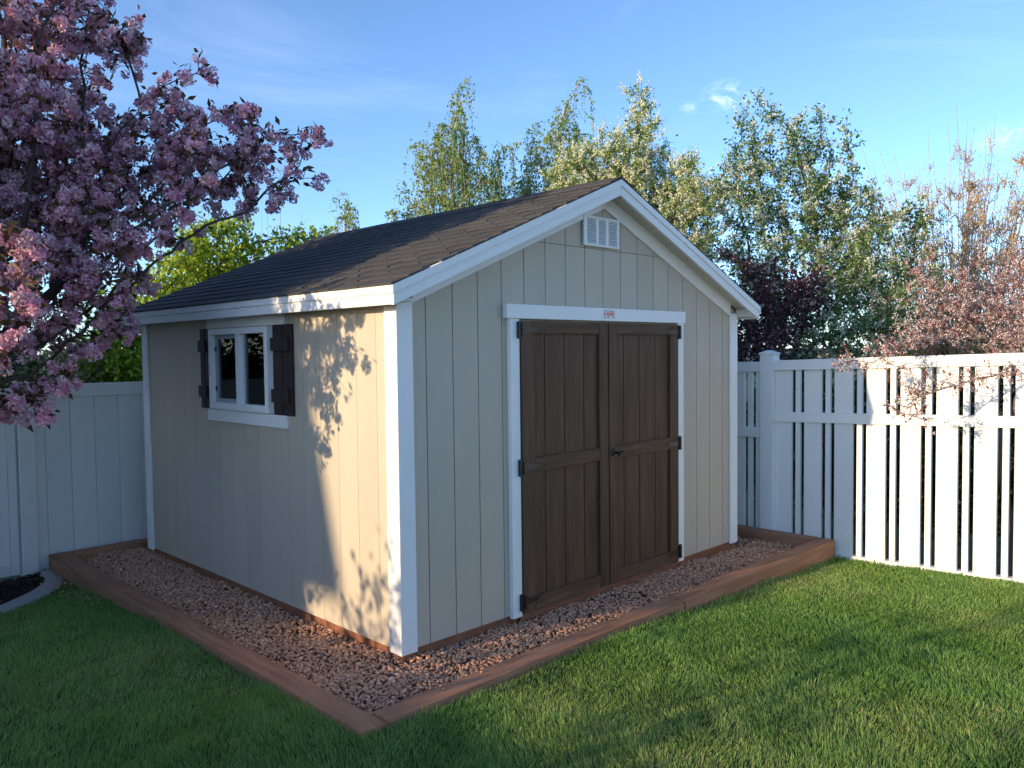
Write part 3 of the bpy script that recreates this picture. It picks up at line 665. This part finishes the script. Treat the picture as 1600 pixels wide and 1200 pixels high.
def skeleton(nodes, par, r_tip, r_base, ex=2.3):
    n = len(nodes); ch = [[] for _ in range(n)]
    for i in range(1, n): ch[par[i]].append(i)
    w = np.zeros(n)
    for i in range(n-1, -1, -1):
        w[i] = max(1.0, w[i])
        if par[i] >= 0: w[par[i]] += w[i]
    rad = r_tip*w**(1/ex); sc = r_base/rad[0]
    rad = np.where(rad > r_tip*1.01, r_tip+(rad-r_tip)*(r_base-r_tip)/(rad[0]-r_tip), rad)
    polys = []; stack = [(0, None)]
    while stack:
        s, pre = stack.pop(); chain = ([pre] if pre is not None else [])+[s]; cur = s
        while ch[cur]:
            m = max(ch[cur], key=lambda c: w[c])
            for c in ch[cur]:
                if c != m: stack.append((c, cur))
            chain.append(m); cur = m
        rr = rad[chain].copy()
        if pre is not None: rr[0] = rr[1]
        rr[-1] *= .6
        polys.append((nodes[chain], rr))
    return polys, rad, ch
def rand_rot(n):
    q = RNG.normal(size=(n, 4)); q /= np.linalg.norm(q, axis=1)[:, None]; w, x, y, z = q.T
    return np.stack([1-2*(y*y+z*z), 2*(x*y-z*w), 2*(x*z+y*w), 2*(x*y+z*w), 1-2*(x*x+z*z), 2*(y*z-x*w), 2*(x*z-y*w), 2*(y*z+x*w), 1-2*(x*x+y*y)], 1).reshape(n, 3, 3)
def leaves(P, D, length, width, cols):
    """one folded leaf (4 verts, 2 tris) at each P pointing along D"""
    n = len(P); D = D/(np.linalg.norm(D, axis=1)[:, None]+1e-9); r = RNG.normal(size=(n, 3)); S = np.cross(D, r); S /= np.linalg.norm(S, axis=1)[:, None]+1e-9
    U = np.cross(S, D); l = np.asarray(length)[:, None]; w = np.asarray(width)[:, None]
    V = np.stack([P, P+D*l*.5+S*w*.5+U*w*.18, P+D*l, P+D*l*.5-S*w*.5+U*w*.18], 1)
    F = np.array([(0, 1, 2), (0, 2, 3)]); F = (F[None]+np.arange(n)[:, None, None]*4).reshape(-1, 3)
    return V.reshape(-1, 3), F, np.repeat(cols, 4, 0)
def blobs(P, rad, cols, npet=9):
    """ruffled flower heads: npet cupped petal quads around each centre"""
    n = len(P); Rm = rand_rot(n)
    k = np.arange(npet); ph = k*2.39996; zc = 1-1.75*(k+.5)/npet; rr = np.sqrt(np.clip(1-zc*zc, 0, 1))
    dirs = np.stack([rr*np.cos(ph), rr*np.sin(ph), zc], 1); tx = np.cross(dirs, [0.3, .2, .93]); tx /= np.linalg.norm(tx, axis=1)[:, None]; ty = np.cross(dirs, tx)
    s = .62
    q = np.stack([dirs*.45-tx*s*.35, dirs*.95-ty*s*.75-tx*.1, dirs*1.0+tx*s*.75, dirs*.95+ty*s*.75-tx*.1], 1)    # npet,4,3
    q = q[None]+RNG.normal(0, .10, (n, npet, 4, 3))
    V = np.einsum('nij,npkj->npki', Rm, q)*np.asarray(rad)[:, None, None, None]+P[:, None, None, :]
    F = np.arange(n*npet*4).reshape(-1, 4); c = np.repeat(cols, npet*4, 0)*np.repeat(RNG.uniform(.82, 1.15, (n*npet, 1)), 4, 0)
    F = np.concatenate([F[:, [0, 1, 2]], F[:, [0, 2, 3]]])
    return V.reshape(-1, 3), F, c
def joinm(parts):
    Vs, Fs, Cs, b = [], [], [], 0
    for V, F, c in parts: Vs.append(V); Fs.append(F+b); Cs.append(c); b += len(V)
    return np.concatenate(Vs), np.concatenate(Fs), np.concatenate(Cs)
def sphere_pts(lobes, dens, shell=.35):
    out = []
    for (c, r) in lobes:
        r = np.asarray(r)*np.ones(3); n = max(4, int(dens*4.19*r.prod()))
        u = RNG.normal(size=(n, 3)); u /= np.linalg.norm(u, axis=1)[:, None]; out.append(np.asarray(c)+u*(RNG.random((n, 1))**shell)*r)
    return np.concatenate(out)
def pick(pal, n, jit=.15): pal = np.array(pal); return pal[RNG.integers(0, len(pal), n)]*RNG.uniform(1-jit, 1+jit, (n, 1))
def lobes_px(L): return [(depth_point(px, py, d), np.array([1, 1, 1])*r/FOC*d) for (px, py, r, d) in L]
def trunk_line(base, top, n=6, wob=.05):
    base, top = np.array(base, float), np.array(top, float); t = np.linspace(0, 1, n)[:, None]
    q = base+(top-base)*t; q[1:-1] += RNG.normal(0, wob, (n-2, 3))*[1, 1, .2]; return q
def build_tree(name, label, cat, trunk, att, step, kill, infl, r_tip, r_base, bark, crown_fn, bias=(0, 0, .1), ex=2.3, wood='trunk', group=None):
    nodes, par = colonize(att, trunk, step, kill, infl, bias=bias)
    polys, rad, ch = skeleton(nodes, par, r_tip, r_base, ex)
    print(name, 'attractors', len(att), 'nodes', len(nodes), 'thin', int((rad < .008).sum()))
    t = thing(name, tuple(trunk[0]), label, cat, group)
    extra, parts = crown_fn(nodes, par, rad, ch)
    V, F = tubes(polys+extra, 7); off = np.array(trunk[0])
    obj(wood, mesh_np(wood, V-off, F, smooth=True), bark, t, tuple(trunk[0]))
    for nm, pr, m in parts:
        V, F, c = joinm(pr); obj(nm, mesh_np(nm, V-off, F, c), m, t, tuple(trunk[0]))
    return t
def twig_sites(nodes, par, rad, thr, per, spread):
    idx = np.where((rad < thr) & (par >= 0))[0]; i = np.repeat(idx, per); t = RNG.random(len(i))[:, None]
    P = nodes[par[i]]*(1-t)+nodes[i]*t; D = nodes[i]-nodes[par[i]]; D /= np.linalg.norm(D, axis=1)[:, None]+1e-9
    return P+RNG.normal(0, spread, P.shape), D

def subtwigs(nodes, par, rad, thr, m, ln, droop=0.0, keep=1.0):
    """short side twigs on every thin branch node: polylines, points along them, directions, tips"""
    idx = np.where((rad < thr) & (par >= 0))[0]; idx = np.repeat(idx, m); idx = idx[RNG.random(len(idx)) < keep]; n = len(idx)
    D = nodes[idx]-nodes[par[idx]]; D /= np.linalg.norm(D, axis=1)[:, None]+1e-9; D = D*.7+RNG.normal(0, .65, (n, 3))+[0, 0, .15]; D /= np.linalg.norm(D, axis=1)[:, None]
    l = RNG.uniform(.5, 1.2, n)*ln; B = nodes[idx]+(nodes[par[idx]]-nodes[idx])*RNG.random((n, 1))
    t = np.array([0, .35, .7, 1.0]); Q = B[:, None]+D[:, None]*(l[:, None]*t)[:, :, None]; Q[:, 1:] += RNG.normal(0, .06*ln, (n, 3, 3)); Q[:, :, 2] -= droop*l[:, None]*t**2
    return [(q, np.array([.0034, .0026, .0018])) for q in Q[:, [0, 2, 3]]], Q
def along(Q, per, jit):
    n = len(Q); i = np.repeat(np.arange(n), per); u = RNG.random(len(i))**.8*3; k = u.astype(int).clip(0, 2); f = (u-k)[:, None]
    P = Q[i, k]*(1-f)+Q[i, k+1]*f; D = Q[i, k+1]-Q[i, k]; D /= np.linalg.norm(D, axis=1)[:, None]+1e-9
    return P+RNG.normal(0, jit, P.shape), D
# --- pink cherry at the left
def cherry():
    LP = ([(40, 60, 120, 5.4), (140, 40, 70, 5.4), (0, 250, 170, 5.6), (150, 270, 130, 5.4), (270, 240, 100, 5.5), (380, 230, 75, 5.5), (455, 215, 42, 5.45), (490, 200, 24, 5.5), (470, 265, 30, 5.5), (430, 290, 50, 5.5), (190, 385, 95, 5.3),
                    (90, 470, 105, 5.1), (310, 300, 58, 5.4), (40, 560, 60, 5.0), (30, 450, 85, 5.0), (0, 320, 100, 5.2), (-90, 130, 200, 5.7), (-170, 380, 210, 5.6), (-80, -110, 210, 5.7), (310, 125, 40, 5.4), (215, 60, 40, 5.4), (150, 455, 50, 5.0), (-180, 500, 120, 4.5), (120, 540, 36, 4.9), (60, 605, 40, 4.9), (0, 620, 50, 4.9), (20, 520, 75, 4.9), (110, 440, 55, 5.0), (60, 380, 80, 5.0), (150, 350, 60, 4.9), (20, 150, 90, 4.9), (330, 250, 60, 5.3), (20, 630, 45, 4.8), (90, 560, 55, 4.9), (100, 500, 60, 5.0), (50, 640, 25, 4.85), (170, 420, 60, 5.1), (-30, 560, 60, 4.9), (-330, 300, 220, 5.8), (-300, 50, 220, 6)])
    lob = lobes_px(LP)
    inside = [l for l, q in zip(lob, LP) if q[0] > -60]; outside = [l for l, q in zip(lob, LP) if q[0] <= -60]
    att = np.concatenate([sphere_pts(inside, 420, .5), sphere_pts(outside, 40, .5), sphere_pts([((-3.3, 2.5, 2.7), 1.25), ((-4.0, 3.2, 2.4), 1.1), ((-3.5, 2.3, 3.8), 1.0), ((-2.9, 3.3, 2.2), .7)], 110, .5), sphere_pts([((-1.7, .80, 2.25), .24), ((-1.75, 1.0, 1.95), .26), ((-1.95, 1.2, 1.65), .26), ((-2.0, 1.2, 2.3), .3)], 500, .5)])
    base = (-1.95, 2.62, -.2); trunk = trunk_line(base, (-1.90, 2.60, .95), 7, .02)
    def crown(nodes, par, rad, ch):
        polys, Q = subtwigs(nodes, par, rad, .0075, 2, .13, .25, .58); C = Q[:, 3]
        # pompom clusters: several double blossoms each
        px = 800+FOC*((C-CP)@rt)/((C-CP)@fwd); seen = px > -70
        def heads(C, lo, hi, npet):
            k = RNG.integers(lo, hi, len(C)); i = np.repeat(np.arange(len(C)), k); big = RNG.uniform(.75, 1.25, len(C))
            u = RNG.normal(size=(len(i), 3)); u /= np.linalg.norm(u, axis=1)[:, None]; cr = (.040*big)[i][:, None]
            Pb = C[i]+u*cr*[1, 1, .85]-np.array([0, 0, .03]); rb = RNG.uniform(.020, .029, len(i))*big[i]
            tone = RNG.uniform(.72, 1.12, len(C))[i][:, None]
            cb = pick([(.84, .47, .60), (.88, .56, .66), (.76, .38, .52), (.90, .65, .72)], len(i), .08)*tone
            return blobs(Pb, rb, np.clip(cb, 0, .9), npet)
        bl = joinm([heads(C[seen], 6, 10, 11), heads(C[~seen], 3, 6, 6)])
        # bronze young leaves
        P, D = along(Q, 6, .03); D = D+RNG.normal(0, .7, D.shape)-[0, 0, .25]
        n = len(P); lv = leaves(P, D, RNG.uniform(.045, .085, n), RNG.uniform(.02, .034, n), pick([(.085, .045, .025), (.12, .06, .03), (.075, .06, .025), (.15, .085, .035)], n))
        # small upright bare shoots between the blossoms
        return polys, [('blossom', [bl], M['petal']), ('foliage', [lv], M['leaf'])]
    return build_tree('cherry_tree', 'pink double-blossom cherry tree overhanging the left end of the shed', 'tree', trunk, att, .085, .105, .75, .0024, .10, M['bark'], crown, bias=(0, 0, .05))
cherry()

def leafy(name, label, base, top, lob, dens, pal, lsize, per, bark, r_base=.09, step=.22, kill=.26, infl=1.4, droop=.0, flower=None, cat='tree', thr=.012, spread=.06, shell=.4, r_tip=.004, group=None, tw=4, tl=.22):
    att = sphere_pts(lob, dens, shell); trunk = trunk_line(base, top, 6, .04)
    def crown(nodes, par, rad, ch):
        polys, Q = subtwigs(nodes, par, rad, thr, tw, tl, droop); P, D = along(Q, per, spread*.6); n = len(P); D = D*.6+RNG.normal(0, .75, D.shape)-np.array([0, 0, droop])
        l = RNG.uniform(lsize*.7, lsize*1.3, n); parts = [('crown', [leaves(P, D, l, l*RNG.uniform(.4, .62, n), pick(pal, n, .25))], M['leaf'])]
        if flower: parts.append(('blossom', flower(Q), M['petal']))
        return polys, parts
    return build_tree(name, label, cat, trunk, att, step, kill, infl, r_tip, r_base, bark, crown, group=group)
def racemes(frac, pal, ln=.15, rs=.030):
    """short drooping spikes of cream flowers"""
    def fn(Q):
        sel = np.where(RNG.random(len(Q)) < frac)[0]; n = len(sel); C = Q[sel, RNG.integers(1, 4, n)]; D = Q[sel, 3]-Q[sel, 1]+RNG.normal(0, .06, (n, 3))+[0, 0, .03]; D /= np.linalg.norm(D, axis=1)[:, None]+1e-9
        k = 6; t = np.linspace(0, 1, k); P = (C[:, None]+D[:, None]*(t*ln)[None, :, None]+RNG.normal(0, .008, (n, k, 3))).reshape(-1, 3); r = np.tile(rs*(1-.42*t), n)
        return [blobs(P, r, pick(pal, len(P), .08), 4)]
    return fn
CREAM = [(.86, .84, .62), (.80, .80, .54), (.88, .87, .70)]
GREY_GREEN = [(.11, .21, .06), (.13, .235, .07), (.18, .28, .08), (.085, .165, .055)]
# flowering tree just behind the ridge
leafy('flowering_tree', 'slender tree covered in cream flower spikes rising behind the roof ridge', (6.9, 3.73, -.4), (6.85, 3.75, 1.4),
      lobes_px([(1000, 165, 30, 12), (1005, 225, 45, 12), (960, 260, 60, 12), (900, 285, 55, 12), (1040, 290, 50, 12), (985, 330, 80, 12), (1070, 260, 28, 11.6), (1100, 300, 45, 11.6), (880, 320, 40, 12.3), (1050, 380, 80, 12)]),
      150, [(.22, .34, .06), (.27, .38, .08), (.16, .27, .05)], .055, 7, M['bark'], .05, step=.13, kill=.15, flower=racemes(.8, CREAM, rs=.034), tw=5, tl=.2)
leafy('flowering_tree', 'large grey-green tree with cream flowers behind the slatted fence', (7.15, 1.36, -.4), (7.1, 1.4, 1.0),
      lobes_px([(1185, 190, 38, 10.5), (1275, 180, 26, 10.3), (1200, 250, 60, 10.5), (1290, 250, 55, 10.3), (1150, 300, 50, 10.8), (1250, 330, 75, 10.4), (1330, 310, 45, 10.2), (1180, 390, 70, 10.5), (1320, 400, 85, 10), (1250, 460, 90, 10), (1370, 470, 70, 9.6), (1340, 530, 70, 9.3), (1430, 360, 40, 10.2), (1440, 430, 50, 10), (1250, 540, 60, 9.8)]),
      165, GREY_GREEN, .055, 9, M['bark'], .05, step=.15, kill=.19, tw=5, tl=.2, flower=racemes(.45, [(.78, .80, .62), (.83, .84, .68), (.68, .73, .54)]))
leafy('purple_plum', 'dark purple-leaved shrub in the shade beside the fence post', (5.36, .50, -.4), (5.36, .52, .9),
      lobes_px([(1190, 500, 55, 8.6), (1240, 470, 50, 8.6), (1180, 440, 34, 8.6), (1135, 400, 26, 8.8), (1280, 450, 26, 8.5), (1165, 540, 50, 8.4), (1225, 420, 20, 8.6), (1205, 545, 40, 8.2)]),
      700, [(.055, .022, .030), (.075, .03, .04), (.04, .02, .03), (.13, .05, .055)], .05, 6, M['bark'], .04, step=.09, kill=.10, infl=.6, cat='shrub',
      flower=lambda Q: [blobs(Q[:, 3]+RNG.normal(0, .02, (len(Q), 3)), RNG.uniform(.010, .018, len(Q)), pick([(.62, .40, .44), (.7, .5, .52), (.45, .25, .3)], len(Q)), 5)], tw=4, tl=.14)
# maple behind the left fence, poplar shoots
MAPLE = [(.32, .44, .03), (.38, .50, .035), (.25, .37, .03), (.44, .52, .05), (.20, .30, .03)]
leafy('maple_tree', 'bright yellow-green maple behind the left fence and roof', (3.4, 10.4, -.4), (3.3, 10.3, 1.3),
      lobes_px([(330, 430, 80, 14), (190, 540, 70, 13.6), (250, 500, 80, 14), (370, 385, 42, 14), (300, 395, 22, 14), (420, 400, 40, 14.2), (180, 590, 60, 13.4), (455, 380, 20, 14.4), (480, 375, 22, 14.4), (510, 365, 20, 14.6), (230, 600, 60, 13.6), (385, 350, 14, 14)]),
      105, MAPLE, .10, 8, M['bark'], .09, step=.17, kill=.19, infl=1.3, spread=.09, tw=5, tl=.28)
leafy('pale_shrub', 'pale olive shrub glimpsed over the left fence beneath the cherry', (1.25, 10.3, -.4), (1.25, 10.3, .6),
      lobes_px([(110, 585, 50, 13), (60, 590, 60, 13), (140, 600, 40, 13), (0, 580, 60, 13), (-70, 580, 70, 13)]), 120, [(.30, .28, .12), (.36, .32, .16), (.22, .22, .09)], .09, 8, M['twig'], .06, step=.18, kill=.2, cat='shrub', spread=.1)
def shoots(name, label, base, n, spread, h, lean, rb, m, side=0, cat='tree', tips=None):
    polys = []
    base = np.array(base, float)
    for k in range(n):
        a = RNG.uniform(0, 6.28); r = spread*math.sqrt(RNG.random()); b = base+[r*math.cos(a)*.35, r*math.sin(a)*.35, 0]
        hh = h*RNG.uniform(.7, 1.0)*(1-.25*(r/spread)**2); t = np.linspace(0, 1, 9)[:, None]; tip = b+[r*math.cos(a)*(1+lean), r*math.sin(a)*(1+lean), hh]
        q = b+(tip-b)*t; q[:, :2] -= ((tip-b)[:2]*(t*(1-t)))*.5; q[1:] += RNG.normal(0, .025, (8, 3))
        rad = np.linspace(rb, .0035, 9); polys.append((q, rad))
        for s in range(side):
            i = RNG.integers(2, 8); d = RNG.normal(0, 1, 3); d[2] = abs(d[2])+1.3; d /= np.linalg.norm(d); l = RNG.uniform(.3, .9)*(1-i/12)
            sp = q[i]+d*l*np.linspace(0, 1, 5)[:, None]; sp[1:] += RNG.normal(0, .012, (4, 3)); polys.append((sp, np.linspace(rad[i]*.8, .0055, 5)))
            for s2 in range(2):
                d2 = d+RNG.normal(0, .5, 3); d2 /= np.linalg.norm(d2); j = RNG.integers(1, 4); sq = sp[j]+d2*l*.5*np.linspace(0, 1, 4)[:, None]; polys.append((sq, np.linspace(.008, .005, 4)))
    t_ = thing(name, tuple(base), label, cat); V, F = tubes(polys, 3); obj('branches', mesh_np('branches', V-base, F, smooth=True), m, t_, tuple(base))
    P = np.concatenate([q[1:] for q, r in polys if len(q) <= 5]); P = P+RNG.normal(0, .04, P.shape)
    nn = len(P); V, F, c = leaves(P, RNG.normal(0, 1, (nn, 3))+[0, 0, .8], RNG.uniform(.03, .07, nn), RNG.uniform(.012, .024, nn), pick(tips or [(.48, .34, .19), (.52, .38, .22), (.40, .30, .15)], nn))
    obj('buds', mesh_np('buds', V-base, F, c), M['leaf'], t_, tuple(base)); return t_
shoots('bare_tree', 'leafless tan-twigged tree rising at far right behind the plum', (12.7, .8, -.4), 200, 2.2, 6.2, .10, .016, M['twig_pale'], 15)
shoots('bare_poplar', 'thin bare upright shoots standing above the maple', (6.2, 12.9, -.4), 22, 1.4, 7.3, .1, .012, M['twig'], 2)
# weeping birches
BIRCH = [(.21, .37, .06), (.26, .42, .07), (.17, .30, .05), (.33, .42, .09), (.13, .24, .045)]
def birch(label, base, lob, dens, n_droop, top_z, droop_l=1.0, rb=.08):
    att = sphere_pts(lob, dens, .5); trunk = trunk_line(base, (base[0], base[1], 2.4), 8, .05)
    def crown(nodes, par, rad, ch):
        polys = []; LP = []; LD = []
        thin = np.where((rad < .02) & (par >= 0))[0]; sel = RNG.choice(thin, min(n_droop, len(thin)*3))
        for s in sel:
            l = RNG.uniform(.3, 1.25)*droop_l; a = RNG.uniform(0, 6.28); o = RNG.uniform(.08, .25); n = 8; t = np.linspace(0, 1, n)
            q = nodes[s]+np.stack([math.cos(a)*o*np.sqrt(t), math.sin(a)*o*np.sqrt(t), .12*np.sin(t*3.1)*o*3-l*t**1.4], 1); polys.append((q, np.linspace(.0055, .002, n)))
            m = int(26*l); tt = RNG.random(m)*(n-1); i = tt.astype(int).clip(0, n-2); f = (tt-i)[:, None]; LP.append(q[i]*(1-f)+q[i+1]*f); LD.append(RNG.normal(0, .6, (m, 3))-[0, 0, .7])
        P2, D2 = twig_sites(nodes, par, rad, .02, 1, .05); LP.append(P2); LD.append(D2+RNG.normal(0, .6, D2.shape))
        P = np.concatenate(LP)+RNG.normal(0, .03, (sum(map(len, LP)), 3)); D = np.concatenate(LD); n = len(P); l = RNG.uniform(.04, .075, n)
        return polys, [('crown', [leaves(P, D, l, l*.68, pick(BIRCH, n, .25))], M['leaf'])]
    return build_tree('birch_tree', label, 'tree', trunk, att, .18, .2, 1.4, .004, rb, M['birchbark'], crown, bias=(0, 0, .35))
birch('weeping birch with light green leaves left of the roof ridge', (7.85, 8.5, -.4), lobes_px([(715, 180, 35, 16), (700, 240, 60, 16), (760, 250, 45, 16), (690, 310, 60, 16), (760, 320, 60, 16), (645, 230, 22, 16), (640, 300, 24, 16), (725, 125, 16, 16), (705, 150, 16, 16), (800, 310, 40, 16.4), (650, 330, 30, 15.8), (810, 230, 24, 16.4), (605, 335, 14, 15.8)]), 45, 1500, 7.2)
birch('second weeping birch right behind the first above the ridge', (9.95, 7.8, -.4), lobes_px([(880, 180, 30, 17), (860, 240, 45, 17), (900, 230, 30, 17), (850, 300, 50, 17), (905, 290, 40, 17), (905, 140, 14, 17), (845, 190, 22, 17), (870, 210, 30, 17), (915, 120, 9, 17), (885, 270, 40, 17)]), 55, 1150, 7.3)
birch('small birch top showing above the middle of the roof', (6.85, 10.9, -.4), lobes_px([(540, 330, 22, 17), (535, 300, 12, 17), (550, 350, 24, 17), (530, 360, 22, 17)]), 200, 220, 5.2, .7, .03)
# red-leaf plum leaning over the right fence
def plum():
    base = (5.25, -1.75, -.4); trunk = trunk_line(base, (5.2, -1.7, 1.0), 6, .03)
    lob = lobes_px([(1560, 490, 58, 7), (1480, 470, 60, 6.9), (1440, 440, 40, 7), (1600, 445, 45, 7.1), (1500, 520, 50, 6.7), (1430, 520, 36, 6.5), (1590, 530, 60, 6.6), (1450, 420, 22, 7.1), (1540, 430, 26, 7.2), (1680, 450, 120, 7), (1660, 560, 80, 6.6), (1445, 400, 14, 7.1), (1530, 385, 14, 7.2), (1590, 400, 22, 7.1),
                    (1405, 575, 16, 6.12), (1425, 620, 22, 5.95), (1400, 640, 24, 5.9), (1440, 655, 16, 5.85), (1325, 580, 14, 6.2), (1300, 578, 8, 6.2), (1530, 590, 24, 5.9), (1590, 580, 26, 5.8)])
    att = np.concatenate([sphere_pts(lob[:14], 330, .5), sphere_pts(lob[14:], 1500, .6)])
    def crown(nodes, par, rad, ch):
        polys, Q = subtwigs(nodes, par, rad, .006, 4, .15, -.1); P, D = along(Q, 2, .012); n = len(P); D = D+RNG.normal(0, .6, D.shape)
        l = RNG.uniform(.022, .045, n); lv = leaves(P, D, l, l*.42, pick([(.22, .04, .04), (.30, .06, .05), (.16, .04, .045), (.34, .12, .09)], n, .2))
        fp, _ = along(Q, 4, .012); fl = blobs(fp, RNG.uniform(.010, .017, len(fp)), pick([(.84, .66, .62), (.88, .74, .69), (.74, .48, .48)], len(fp)), 4)
        return polys, [('foliage', [lv], M['leaf']), ('blossom', [fl], M['petal'])]
    build_tree('plum_tree', 'red-leaved plum with pale pink blossom leaning over the slatted fence', 'tree', trunk, att, .08, .095, .8, .002, .035, M['plumbark'], crown, wood='trunk')
plum()
# shrubs seen through the gaps of the slatted fence and as backing behind it
for (x, y, h, r, lab) in ((5.35, -.55, 1.35, .55, 'dark green shrub behind the slatted fence near its post'), (5.9, -1.35, 1.5, .6, 'dark green shrub behind the sunlit middle of the slatted fence'), (5.6, -2.5, 1.4, .6, 'dark green shrub behind the right end of the slatted fence'), (6.2, .7, 1.5, .6, 'dark green shrub behind the fence beside the purple plum')):
    leafy('shrub', lab, (x, y, -.4), (x, y, .2), [((x, y, h*.5), (r, r, h*.6)), ((x+.3, y-.3, h*.35), (r*.8, r, h*.45)), ((x-.1, y+.35, h*.3), (r*.7, r*.8, h*.4))], 220, [(.03, .055, .018), (.045, .075, .022), (.025, .045, .02)], .07, 7, M['bark'], .03, step=.14, kill=.16, infl=.9, cat='shrub', spread=.06)
# unseen shrubs, added to dapple the sun at left and darken window reflections behind
for (x, y, h, r, lab, dn) in ((-5.4, -3.4, 1.8, .6, 'loose green shrub by the left yard fence, nearest the viewer', 30), (-5.35, -2.0, 1.75, .6, 'loose green shrub by the left yard fence, second from the viewer', 22), (-5.3, -.6, 1.85, .65, 'loose green shrub in the middle of the left yard fence', 22), (-5.4, .85, 1.75, .6, 'loose green shrub by the left yard fence, second from its far end', 240), (-5.4, 2.1, 2.1, .6, 'loose green shrub at the far end of the left yard fence', 90), (-1.3, 7.2, 3.3, 1.2, 'tall dark shrub beyond the privacy fence behind the gate', 45), (-3.4, 8.0, 3.6, 1.4, 'tall dark shrub beyond the privacy fence left of the gate', 35)):
    leafy('yard_shrub', lab, (x, y, -.3), (x, y, .25), [((x, y, h*.5), (r, r, h*.5)), ((x+.1, y-r*.6, h*.36), (r*.8, r*.7, h*.38)), ((x-.1, y+r*.6, h*.40), (r*.8, r*.7, h*.42))], dn, [(.05, .085, .025), (.065, .11, .03)], .08*max(1, r), (4 if dn < 100 else 8) if r < 1 else 7, M['bark'], .03, step=.18*max(1, r), kill=.21*max(1, r), infl=1.0, cat='shrub', spread=.07, tw=2 if r < 1 else 3)
# neighbour's house beyond the left yard fence; its long evening shadow falls across the cherry and the left part of the shed
def house():
    x0, x1, y0, y1, e, r = -19.0, -11.0, 4.22, 16.0, 4.35, 6.0; xm = (x0+x1)/2
    h = thing('neighbour_house', (xm, (y0+y1)/2, -.45), 'tan two-storey neighbouring house beyond the left yard fence', 'house')
    prism('wall', [(x0, -.45), (x1, -.45), (x1, e), (xm, r-.12), (x0, e)], 'y', y0, y1, M['siding'], h)
    for s_, xe in ((-1, x0-.35), (1, x1+.35)):
        sl_ = (r-e)/(x1-xm)
        rz = lambda x: r-sl_*abs(x-xm)
        c = [(xe, y0-.35, rz(xe)), (xm, y0-.35, r), (xm, y1+.35, r), (xe, y1+.35, rz(xe))]
        if s_ > 0: c = [c[1], c[0], c[3], c[2]]
        hexa('roof', [(a_, b_, c_+.005) for a_, b_, c_ in c]+[(a_, b_, c_+.12) for a_, b_, c_ in c], M['shingle'], h)
    for k in range(4):
        for z in (.7, 2.9):
            yw = y0+1.2+k*2.9
            w_ = box('window', x1+.001, x1+.05, yw, yw+1.1, z, z+1.2, M['white'], h); box('pane', x1+.0505, x1+.056, yw+.08, yw+1.02, z+.08, z+1.12, M['glass_dark'], w_, 0)
M['glass_dark'] = mat('dark window pane', (.03, .035, .045), .08, .02, spec=.6)
house()
